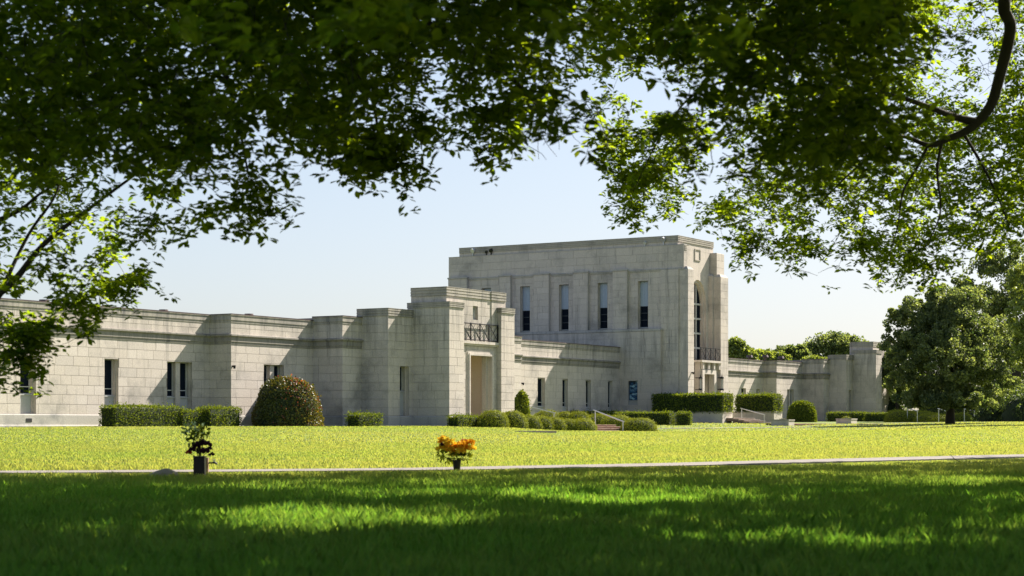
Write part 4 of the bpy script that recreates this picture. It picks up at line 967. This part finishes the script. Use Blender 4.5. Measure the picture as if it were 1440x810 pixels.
def dens(u, v):
    cu = np.clip((u - 30) / 60, 0, 22.999); cv = np.clip((v - 22) / 45, 0, 10.999); iu = cu.astype(int); iv = cv.astype(int); fu, fv = cu - iu, cv - iv
    return (DG[iv, iu] * (1 - fu) + DG[iv, iu + 1] * fu) * (1 - fv) + (DG[iv + 1, iu] * (1 - fu) + DG[iv + 1, iu + 1] * fu) * fv
GR = -.55
def make_sprigs(C, size, k=8, rad=.02, droop=.2, flat=.75):
    """rosettes of leaves round each point, lying roughly level"""
    n_ = len(C); idx = np.repeat(np.arange(n_), k); tilt = unit(n_) * .45 + np.array([0, 0, 1.]); tilt /= np.linalg.norm(tilt, axis=1, keepdims=True)
    d = unit(n_ * k) + np.array([0, 0, -droop]); dn = (d * tilt[idx]).sum(1, keepdims=True); d = d - tilt[idx] * dn * flat; d /= np.linalg.norm(d, axis=1, keepdims=True)
    base = C[idx] + d * rad + rng.normal(0, rad * .6, (n_ * k, 3)); nrm = tilt[idx] + unit(n_ * k) * .55
    V_, F_ = leaves(base, d, nrm, size * rng.uniform(.55, 1.25, n_ * k), .50, .16)
    tint = np.clip(rng.normal(.5, .2, n_)[idx] + rng.normal(0, .15, n_ * k), 0, 1)
    return V_, F_, np.repeat(tint, 2)
TWIGS = []
def grow(C0, isA0, nrm_=5):
    """each seed becomes a short drooping twig with rosettes set along it"""
    out, oa = [], []
    dr = unit(len(C0)) * np.array([1, 1, .5]) + np.array([0, 0, -.45]); dr /= np.linalg.norm(dr, axis=1, keepdims=True); cur = C0.copy()
    pts = [C0.copy()]
    for q in range(nrm_):
        side = unit(len(C0)) * .035; out.append(cur + side); oa.append(isA0)
        dr = dr + unit(len(C0)) * .3 + np.array([0, 0, -.05]); dr /= np.linalg.norm(dr, axis=1, keepdims=True); cur = cur + dr * rng.uniform(.055, .095, len(C0))[:, None]; pts.append(cur.copy())
    TWIGS.append((np.stack(pts[:-1], 1), isA0)); return np.concatenate(out), np.concatenate(oa)
NS = 17500
u = rng.uniform(-160, 1600, NS); v = rng.uniform(-90, 530, NS); p_ = dens(u, v)
left = u < 830
Yd = np.where(left, rng.uniform(9.0, 15.5, NS), rng.uniform(17.2, 23, NS))
ll = left & (v > 215) & (u < 250); Yd = np.where(ll, rng.uniform(13.5, 17, NS), Yd)
dk = (u > 930) & (u < 1270) & (v < 215 - .0 * u) & (rng.random(NS) < .5); Yd = np.where(dk, rng.uniform(9, 13, NS), Yd)
C = np.stack([(u - CX) / FPX * Yd, Yd, (HY - v) / FPX * Yd], 1)
nz = .6 * smooth_noise(C, 3.0, 1) + .4 * smooth_noise(C, 7.0, 2); nz = (nz - .5) * 2.0 + .5
p_ = np.where((u < 240) & (v > 230), p_ * .62, p_); keep = (nz < p_ * np.where(u < 830, np.where(v < 230, .41, .48), np.where((u < 1260) & (v < 215), .60, .74)) - .03) & (nz > -1) & (p_ > .07)
keep &= ~((p_ > .9) & (rng.random(NS) < .0))
C = C[keep]; u = u[keep]; v = v[keep]; isA = (u < 830) | (C[:, 1] < 13.2)
C, isA = grow(C, isA)
cu_ = CX + FPX * C[:, 0] / C[:, 1]; cv_ = HY - FPX * C[:, 2] / C[:, 1]; dd_ = dens(cu_, cv_); kk = (dd_ > .30) | (rng.random(len(C)) < dd_ * 2.2); C, isA = C[kk], isA[kk]
# hanging sprays traced one by one: (u, v, Y, spread px, count)
for (uu, vv, YY, su, sv, cnt, A_) in ((362, 292, 12.5, 15, 20, 26, 1), (345, 255, 12.5, 14, 20, 22, 1), (538, 232, 12, 26, 26, 60, 1), (520, 200, 12, 26, 20, 40, 1), (590, 170, 12, 22, 18, 26, 1), (728, 205, 12, 10, 18, 26, 1), (700, 165, 12, 28, 22, 44, 1), (775, 175, 12.5, 24, 16, 36, 1), (812, 150, 12.5, 22, 12, 20, 1), (846, 134, 12.5, 8, 5, 6, 1), (835, 157, 12.5, 7, 5, 5, 1),
                                      (888, 292, 19, 12, 12, 22, 0), (900, 250, 19, 26, 24, 70, 0), (868, 205, 19, 26, 18, 50, 0), (940, 180, 19, 26, 26, 70, 0), (1058, 345, 19, 12, 24, 34, 0), (1130, 350, 20, 12, 20, 30, 0), (1005, 295, 19.5, 26, 10, 30, 0), (1215, 345, 20, 16, 14, 24, 0), (1285, 365, 20, 20, 16, 34, 0), (1322, 372, 20, 14, 12, 18, 0), (195, 395, 15, 12, 18, 26, 1), (150, 405, 15, 14, 12, 16, 1), (100, 425, 14, 16, 12, 26, 1), (45, 470, 13.6, 28, 20, 60, 1), (12, 495, 13.6, 12, 8, 16, 1),
                                      (220, 318, 14, 12, 12, 20, 1), (290, 295, 13, 12, 12, 16, 1), (968, 60, 18, 20, 30, 60, 0)):
    du, dv = rng.normal(0, .5, cnt) * su, rng.normal(0, .5, cnt) * sv; y_ = YY + rng.normal(0, .15, cnt)
    dv = dv * .6 - sv * .35; c_ = np.stack([(uu + du - CX) / FPX * y_, y_, (HY - vv - dv) / FPX * y_], 1); c_, a_ = grow(c_[:max(2, cnt // 3)], np.full(max(2, cnt // 3), bool(A_))); C = np.concatenate([C, c_]); isA = np.concatenate([isA, a_])
# a few leaf sprays close to the lens, hanging at the top
for (uu, vv, cnt) in ((545, 18, 16), (500, 30, 12), (1010, 30, 14), (830, 45, 10), (310, 30, 12), (1240, 12, 10)):
    y_ = 6.2 + rng.normal(0, .3, cnt); c_ = np.stack([(uu + rng.normal(0, 34, cnt) - CX) / FPX * y_, y_, (HY - vv - rng.normal(0, 20, cnt)) / FPX * y_], 1); C = np.concatenate([C, c_]); isA = np.concatenate([isA, np.full(cnt, True)])
print('sprigs', len(C))
# the crowns above the view: they throw the shade on the lawn; gaps where the lawn is sunlit
NC = 12500
gy = rng.uniform(-3, 34, NC * 3); gx = rng.uniform(-1, 1, NC * 3) * (4.5 + .45 * np.maximum(gy, 0)) - .5
uu = CX + FPX * gx / np.maximum(gy, 1); vv = HY + .55 * FPX / np.maximum(gy, 1)
edge = np.interp(uu, [0, 300, 650, 900, 1150, 1440], [673, 673, 667, 661, 656, 650]) + 3 * np.sin(uu / 47) + 2 * np.sin(uu / 19)
ok = (vv > edge) | (gy < 2)
PATCH = ((430, 741, 215, 19, 1), (590, 741, 95, 14, .95), (870, 701, 190, 16, 1), (1120, 773, 80, 22, 1), (1405, 742, 80, 20, 1), (1330, 750, 60, 12, .8), (1425, 710, 40, 14, .95), (290, 726, 50, 12, .6), (630, 775, 70, 12, .5), (1060, 672, 130, 6, .7), (760, 681, 160, 6, .6), (1000, 742, 130, 9, .4))
for (cu, cv, ru, rv, pr) in PATCH:
    ins = ((uu - cu) / ru) ** 2 + ((vv - cv) / rv) ** 2 < 1; ok &= ~(ins & (rng.random(len(uu)) < pr))
gx, gy = gx[ok][:NC], gy[ok][:NC]
hh = np.maximum(4.6, .30 * np.maximum(gy, 0) + 1.3) + rng.uniform(0, 2.6, len(gx))
U_ = np.stack([gx + SX * hh, gy + SY * hh, GR + hh], 1)
for (cu, cv, cy, r_, pr) in ((70, 330, 15.2, 1.15, .93), (170, 300, 15, .6, .7), (1250, 220, 19.5, 2.7, .96), (1080, 240, 19, 2.0, .95), (900, 230, 19, 1.3, .95), (1390, 200, 20, 2.2, .93), (960, 160, 19, .7, .9), (380, 60, 11, .3, .8), (700, 70, 11.5, .5, .8)):
    c_ = np.array([(cu - CX) / FPX * cy, cy, (HY - cv) / FPX * cy]); d_ = U_ - c_; s_ = np.array([SUN.x, SUN.y, SUN.z]); t_ = d_ @ s_; dist = np.linalg.norm(d_ - t_[:, None] * s_, axis=1)
    U_ = U_[~((dist < r_) & (rng.random(len(U_)) < pr))]
hC = C[:, 2] - GR; sx_, sy_ = C[:, 0] - SX * hC, C[:, 1] - SY * hC; su_ = CX + FPX * sx_ / np.maximum(sy_, 1); sv_ = HY + .55 * FPX / np.maximum(sy_, 1); kk = np.ones(len(C), bool)
for (cu, cv, ru, rv, pr) in PATCH[:5]: kk &= ~((((su_ - cu) / ru) ** 2 + ((sv_ - cv) / rv) ** 2 < 1) & (rng.random(len(C)) < .9))
C, isA = C[kk], isA[kk]
upA = U_[:, 0] < 2.5
def oak(label, base, C_, up, limbs, trunk, flag):
    o = empty('oak_tree', base); tag(o, label, 'tree', 'oaks framing the view'); off = np.array(base)
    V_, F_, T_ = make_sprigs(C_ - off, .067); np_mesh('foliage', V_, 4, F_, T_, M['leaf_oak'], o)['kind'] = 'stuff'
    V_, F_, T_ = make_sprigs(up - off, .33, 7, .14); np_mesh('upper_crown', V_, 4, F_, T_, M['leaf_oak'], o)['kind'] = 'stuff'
    mb = MB()
    for pts_, fl in TWIGS:
        for row in pts_[fl == flag]:
            e_ = row[-1]; r_ = row - off
            if dens(np.array([CX + FPX * e_[0] / e_[1]]), np.array([HY - FPX * e_[2] / e_[1]]))[0] < .1: continue
            for q in range(len(r_) - 1): mb.cyl(r_[q], r_[q + 1], .0032 - .0004 * q, .0028 - .0004 * q, 3, cap=False)
    mb.build('twigs', M['bark'], o)['kind'] = 'stuff'
    tb = MB(); tb.tube([Vector(p) for p, r in trunk], [r for p, r in trunk], 14); tb.build('trunk', M['bark'], o, smooth=True)
    for lm in limbs:
        pts = [Vector(p) - Vector(base) for p, r in lm]; 
        # Catmull-Rom smoothing
        rr = [r for p, r in lm]; out, ro = [], []
        for i in range(len(pts) - 1):
            p0, p1, p2, p3 = pts[max(i - 1, 0)], pts[i], pts[i + 1], pts[min(i + 2, len(pts) - 1)]
            for k in range(5):
                t = k / 5; out.append(.5 * ((2 * p1) + (p2 - p0) * t + (2 * p0 - 5 * p1 + 4 * p2 - p3) * t * t + (3 * p1 - p0 - 3 * p2 + p3) * t ** 3)); ro.append(rr[i] * (1 - t) + rr[i + 1] * t)
        out.append(pts[-1]); ro.append(rr[-1]); lb = MB(); lb.tube(out, ro, 9); lb.build('limb', M['bark'], o, smooth=True)
    return o
def Q(u, v, Y, r): return (px3(u, v, Y), r)
bA_ = (-7.5, 10.5, GR); bB_ = (9.4, 20.5, GR)
limA = [[((-7.5, 10.5, 3.2), .22), ((-6, 12, 3.6), .16), Q(-120, 470, 15.5, 0.0660), Q(0, 412, 15, 0.0297), Q(60, 345, 15, 0.0211), Q(130, 290, 14.8, 0.0145), Q(205, 235, 14.6, 0.0079)],
        [Q(0, 412, 15, 0.0198), Q(40, 330, 15.2, 0.0132), Q(75, 280, 15.2, 0.0099), Q(90, 240, 15.3, 0.0053)],
        [Q(-60, 330, 14.6, 0.0264), Q(20, 300, 14.6, 0.0165), Q(60, 270, 14.6, 0.0099), Q(110, 245, 14.5, 0.0053)],
        [((-7.5, 10.5, 3.8), .22), ((-5.5, 11, 4.3), .17), ((-3, 11.5, 3.9), .12), Q(250, -60, 12, 0.0528), Q(420, -10, 12, 0.0396), Q(560, 30, 12, 0.0297), Q(650, 45, 12, 0.0198), Q(720, 110, 12, 0.0119), Q(770, 165, 12.3, 0.0053)],
        [Q(420, -10, 12, 0.0264), Q(470, 60, 12, 0.0198), Q(520, 130, 12, 0.0132), Q(535, 215, 12, 0.0053)],
        [Q(250, -60, 12, 0.0396), Q(300, 60, 12.5, 0.0231), Q(330, 150, 12.5, 0.0132), Q(350, 250, 12.5, 0.0053)],
        [((-7.5, 10.5, 4.6), .25), ((-4, 13, 6), .17), ((0, 15, 6.9), .12), ((5, 18, 7.6), .06)], [((-7.5, 10.5, 4.6), .22), ((-5, 8, 6.2), .15), ((-1, 9, 6.6), .1), ((3, 10, 6.9), .04)]]
limB = [[((9.4, 20.5, 5.2), .24), ((7.6, 20.4, 6.4), .18), ((6.2, 20.2, 6.2), .13), Q(1420, -20, 17.0, 0.0578), Q(1421, 40, 17.0, 0.0544), Q(1405, 110, 17.0, 0.0510), Q(1392, 150, 17.0, 0.0462), Q(1365, 180, 17.0, 0.0374), Q(1330, 196, 17.0, 0.0306), Q(1305, 204, 17.0, 0.0238), Q(1270, 192, 17.0, 0.0170), Q(1225, 200, 16.7, 0.0095)],
        [Q(1375, 172, 17.0, 0.0408), Q(1345, 165, 17.0, 0.0340), Q(1318, 155, 16.8, 0.0272), Q(1270, 138, 16.7, 0.0204), Q(1210, 125, 16.4, 0.0150), Q(1150, 130, 16.1, 0.0102), Q(1100, 165, 16.1, 0.0054)],
        [Q(1305, 204, 17.0, 0.0150), Q(1290, 235, 17.0, 0.0122), Q(1270, 270, 17.0, 0.0095), Q(1262, 320, 17.0, 0.0061), Q(1250, 360, 17.0, 0.0034)],
        [Q(1325, 198, 17.0, 0.0150), Q(1318, 240, 17.0, 0.0122), Q(1322, 300, 17.2, 0.0082), Q(1300, 350, 17.0, 0.0041)],
        [Q(1355, 188, 17.0, 0.0170), Q(1380, 230, 17.3, 0.0136), Q(1400, 270, 17.4, 0.0095), Q(1420, 320, 17.4, 0.0047)],
        [Q(1210, 125, 16.4, 0.0122), Q(1150, 190, 16.4, 0.0109), Q(1110, 240, 16.4, 0.0082), Q(1070, 300, 16.3, 0.0041)],
        [Q(1270, 192, 17.0, 0.0136), Q(1200, 240, 16.8, 0.0102), Q(1150, 290, 16.8, 0.0054)],
        [Q(1150, 130, 16.1, 0.0136), Q(1060, 110, 16.1, 0.0136), Q(980, 130, 16.1, 0.0095), Q(930, 190, 16.1, 0.0068), Q(890, 270, 16.1, 0.0034)],
        [((9.4, 20.5, 5.6), .24), ((7.5, 22, 7.6), .17), ((4, 21, 8), .12), ((1, 19, 8), .05)], [((9.4, 20.5, 5.2), .2), ((9.5, 17, 7), .13), ((7, 13, 7.2), .06)]]
oak('oak with dark overhanging boughs hanging in from the upper left', bA_, C[isA], U_[upA], limA, [((0, 0, -.3), .5), ((0, 0, .6), .38), ((.05, 0, 2.4), .34), ((0, .1, 4.2), .3), ((.1, 0, 6.5), .2)], True)
oak('oak with sunlit leaves and curved limb at the upper right', bB_, C[~isA], U_[~upA], limB, [((0, 0, -.3), .55), ((0, 0, .6), .42), ((-.05, 0, 3), .36), ((0, .1, 5.6), .32), ((.1, 0, 8.4), .2)], False)

# ------------------------------------------------------------------ grass blades
pw = np.array(PATHW); 
def path_y(x): return np.interp(x, pw[:, 0], pw[:, 1])
def blades(n_, y0, y1, mode, h, w, hv=.35):
    r = rng.random(n_)
    y = y0 + (y1 - y0) * r if mode == 'lin' else (1 / (1 / y0 + (1 / y1 - 1 / y0) * r) if mode == 'inv' else y0 * (y1 / y0) ** r)
    if mode == 'area': y = np.sqrt(y0 ** 2 + (y1 ** 2 - y0 ** 2) * r)
    x = rng.uniform(-1, 1, n_) * (.7 + .31 * y)
    wob = .25 * (smooth_noise(np.stack([x, y * 0, x * 0], 1), 2.2, 6) - .3) + .12 * (rng.random(n_) - .5); k = (y - path_y(x) > .84 - wob) | (y - path_y(x) < -1.04 + wob * .6); x, y = x[k], y[k]; n_ = len(x)
    z = ground(x, y); P_ = np.stack([x, y, z], 1)
    tuft = smooth_noise(np.stack([x, y, z * 0], 1), 7, 3); patch = smooth_noise(np.stack([x, y, z * 0], 1), 1.1, 4)
    hh_ = h * (1 - hv + 2 * hv * tuft) * rng.uniform(.6, 1.3, n_); dpt = path_y(x) - y; hh_ = hh_ * np.where((dpt > 0) & (dpt < 2.6), .35 + .65 * np.clip(dpt - 1.4, 0, 1.2) / 1.2, 1); a = rng.uniform(0, 2 * np.pi, n_); sd = np.stack([np.cos(a), np.sin(a), 0 * a], 1) * (w * rng.uniform(.6, 1.3, n_) * .5)[:, None]
    ln = unit(n_) * np.array([1, 1, 0]) * (hh_ * .55)[:, None]
    mid_ = P_ + ln * .3 + np.array([0, 0, 1]) * (hh_ * .6)[:, None]; tip = P_ + ln + np.array([0, 0, 1]) * hh_[:, None]
    V_ = np.stack([P_ - sd, P_ + sd, mid_ + sd * .7, tip], 1); V2 = np.stack([P_ - sd, mid_ + sd * .7, tip, mid_ - sd * .7], 1)
    V_ = np.stack([P_ - sd, P_ + sd, mid_ + sd * .75, tip, mid_ - sd * .75], 1).reshape(-1, 3); i = np.arange(n_)[:, None] * 5
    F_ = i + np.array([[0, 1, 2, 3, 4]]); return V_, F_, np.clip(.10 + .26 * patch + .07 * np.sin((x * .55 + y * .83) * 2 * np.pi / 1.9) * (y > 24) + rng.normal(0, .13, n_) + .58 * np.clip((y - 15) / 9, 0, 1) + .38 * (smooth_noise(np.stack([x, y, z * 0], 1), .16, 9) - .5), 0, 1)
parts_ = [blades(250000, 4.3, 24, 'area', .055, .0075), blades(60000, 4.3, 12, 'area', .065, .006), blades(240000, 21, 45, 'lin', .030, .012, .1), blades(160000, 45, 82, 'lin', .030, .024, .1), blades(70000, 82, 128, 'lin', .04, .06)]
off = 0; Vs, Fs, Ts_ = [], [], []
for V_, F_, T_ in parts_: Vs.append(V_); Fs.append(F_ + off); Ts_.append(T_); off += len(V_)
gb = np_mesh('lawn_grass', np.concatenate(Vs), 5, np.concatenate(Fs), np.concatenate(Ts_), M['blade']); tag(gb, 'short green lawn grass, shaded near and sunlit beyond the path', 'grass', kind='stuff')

# ------------------------------------------------------------------ the small things on the near lawn
def flower_head(o, c, r, mat, n_=26, tint=.5, size=None):
    d = unit(n_); d[:, 2] = np.abs(d[:, 2]) * .8 + .1 * d[:, 2]; P_ = np.tile(np.array(c), (n_, 1)) + d * r * .2
    V_, F_ = leaves(P_, d, d + unit(n_) * .8, (size or r * 1.0) * rng.uniform(.8, 1.2, n_), .75, .2); return np_mesh('flower', V_, 4, F_, np.repeat(np.clip(rng.normal(tint, .25, n_), 0, 1), 2), M[mat], o)
def sprays(o, c, n_, r, mat, size, zs=1., name='foliage'):
    d = unit(n_); P_ = np.array(c) + d * rng.uniform(.2, 1, n_)[:, None] ** .6 * np.array([r, r, r * zs]); V_, F_ = leaves(P_, d + unit(n_) * .6 + np.array([0, 0, .3]), unit(n_), size * rng.uniform(.6, 1.3, n_), .45, .2)
    return np_mesh(name, V_, 4, F_, np.repeat(rng.random(n_), 2), M[mat], o)
def stems(o, pts, r=.004):
    mb = MB()
    for p, q in pts: mb.tube([p, Vector(p).lerp(Vector(q), .5) + Vector((0, 0, .02)), q], r, 5)
    mb.build('stems', M['leaf_hedge'], o)
Yv = 19.4; x, y = at(281, Yv); z_ = gz(x, y); o = empty('flower_vase', (x, y, z_)); tag(o, 'dark square grave vase with withered purple flowers and pale greenery', 'flower vase', 'grave vases on the near lawn')
mb = MB(); h = (HY - 643) * Yv / FPX - z_; w = .057
mb.box(-w, w, -w, w, -.03, h); vs_ = mb.build('vase', M['bronze'], o); mb = MB(); mb.box(-w - .006, w + .006, -w - .006, w + .006, h, h + .012); mb.build('rim', M['bronze'], vs_)
s_ = Yv / FPX; cz = lambda v: (HY - v) * s_ - z_; cx_ = lambda u: (u - 281) * s_
heads = [(277, 629, 7, 'petal_dark'), (285, 626, 8, 'petal_dark'), (292, 626, 6, 'petal_dark'), (281, 636, 7, 'petal_dark'), (271, 634, 5, 'petal_dark'), (265, 637, 4, 'petal_red'), (288, 635, 6, 'petal_dark'), (295, 632, 4, 'petal_dark'), (297, 640, 4, 'petal_dark')]
for (uu, vv, r, mt) in heads: flower_head(o, (cx_(uu), random.uniform(-.04, .04), cz(vv)), r * s_, mt, 34)
for (uu, vv, r, mt, sz) in ((276, 612, 9, 'leaf_hedge', .05), (283, 610, 9, 'leaf_hedge', .05), (267, 606, 8, 'petal_pale', .05), (279, 602, 9, 'petal_pale', .05), (270, 618, 8, 'leaf_hedge', .05), (288, 606, 6, 'leaf_hedge', .045), (277, 622, 9, 'leaf_hedge', .05)): sprays(o, (cx_(uu), 0, cz(vv)), 26, r * s_, mt, sz)
stems(o, [((0, 0, h - .05), (cx_(u_), 0, cz(v_))) for u_, v_ in ((276, 612), (283, 610), (267, 606), (279, 602), (265, 637), (294, 634), (285, 626), (288, 606))])
Yw = 20.6; x2, y2 = at(289.5, Yw); z2 = gz(x2, y2); o = empty('garden_tap', (x2, y2, z2)); tag(o, 'garden tap on a reddish post just behind the dark vase', 'tap')
mb = MB(); hp = (HY - 643.5) * Yw / FPX - z2; mb.box(-.028, .028, -.028, .028, -.05, hp); mb.build('post', M['wood'], o)
mb = MB(); zs1 = (HY - 651) * Yw / FPX - z2; mb.tube([(.02, 0, zs1), (.07, 0, zs1), (.10, 0, zs1 + .005), (.125, 0, zs1 - .012)], [.009, .009, .013, .011], 8); sp = mb.build('spout', M['iron'], o)
mb = MB(); mb.cyl((.09, 0, zs1), (.09, 0, zs1 + .03), .005); mb.box(.07, .11, -.008, .008, zs1 + .03, zs1 + .038); mb.build('handle', M['rail'], sp)
Yo = 22.0; x, y = at(642.5, Yo); z_ = gz(x, y); o = empty('flower_vase', (x, y, z_)); tag(o, 'small dark grave vase with an orange and yellow bouquet', 'flower vase', 'grave vases on the near lawn')
s_ = Yo / FPX; cz = lambda v: (HY - v) * s_ - z_; cx_ = lambda u: (u - 642.5) * s_; h = cz(648)
mb = MB(); mb.cyl((0, 0, -.03), (0, 0, h), .034, .05, 14, cap=True); vs_ = mb.build('vase', M['bronze'], o, smooth=False); mb = MB(); mb.cyl((0, 0, h), (0, 0, h + .012), .055, .055, 14); mb.build('rim', M['bronze'], vs_)
for (uu, vv, r, mt, ti) in ((622, 622, 8, 'petal_orange', .3), (627, 630, 9, 'petal_orange', .6), (620, 632, 7, 'petal_orange', .8), (631, 622, 8, 'petal_orange', .9), (633, 634, 7, 'petal_orange', .5), (643, 630, 8, 'petal_orange', .05), (651, 627, 7, 'petal_orange', .2), (656, 633, 8, 'petal_orange', .3), (661, 624, 7, 'petal_orange', .1), (664, 632, 6, 'petal_orange', .7), (648, 636, 7, 'petal_orange', .7), (637, 640, 6, 'petal_orange', .9), (653, 622, 5, 'petal_red', .4), (622, 627, 4, 'petal_dark', .4), (650, 640, 6, 'petal_dark', .4)):
    flower_head(o, (cx_(uu), random.uniform(-.05, .05), cz(vv)), r * s_, mt, 30, ti)
for (uu, vv, r, mt, sz) in ((626, 643, 9, 'leaf_mound', .06), (655, 644, 8, 'leaf_mound', .06), (640, 645, 8, 'leaf_mound', .05), (621, 638, 7, 'leaf_mound', .05), (645, 641, 9, 'leaf_hedge', .05), (630, 640, 8, 'leaf_hedge', .05)): sprays(o, (cx_(uu), 0, cz(vv)), 22, r * s_, mt, sz, .6)
stems(o, [((0, 0, h - .05), (cx_(u_), 0, cz(v_))) for u_, v_ in ((622, 622), (631, 622), (661, 624), (656, 633), (643, 630), (626, 643), (655, 644), (664, 632))])
# half buried stone
Ys = 19.6; x, y = at(232, Ys); z_ = gz(x, y); o = empty('field_stone', (x, y, z_)); tag(o, 'half buried pale flat stone left of the dark vase', 'stone')
bm = bmesh.new(); bmesh.ops.create_icosphere(bm, subdivisions=4, radius=1)
for v_ in bm.verts:
    n_ = 1 + .08 * math.sin(v_.co.x * 5 + 1) * math.cos(v_.co.y * 4); v_.co = Vector((v_.co.x * .165 * n_, v_.co.y * .12 * n_, max(v_.co.z, -.3) * .085 * n_ + .02))
me = bpy.data.meshes.new('boulder'); bm.to_mesh(me); bm.free(); me.materials.append(M['concrete']); me.polygons.foreach_set('use_smooth', [True] * len(me.polygons)); ob = bpy.data.objects.new('boulder', me); COL.objects.link(ob); ob.parent = o
# fallen stick
x, y = at(1346, 27.0); z_ = gz(x, y); o = empty('fallen_stick', (x, y, z_)); tag(o, 'thin dark stick poking up from the shaded lawn at the right', 'stick')
mb = MB(); mb.tube([(-.09, 0, .12), (-.03, 0, .06), (.03, .02, .03), (.12, .03, -.01)], [.003, .005, .006, .005], 6); mb.build('twig', M['bark'], o)
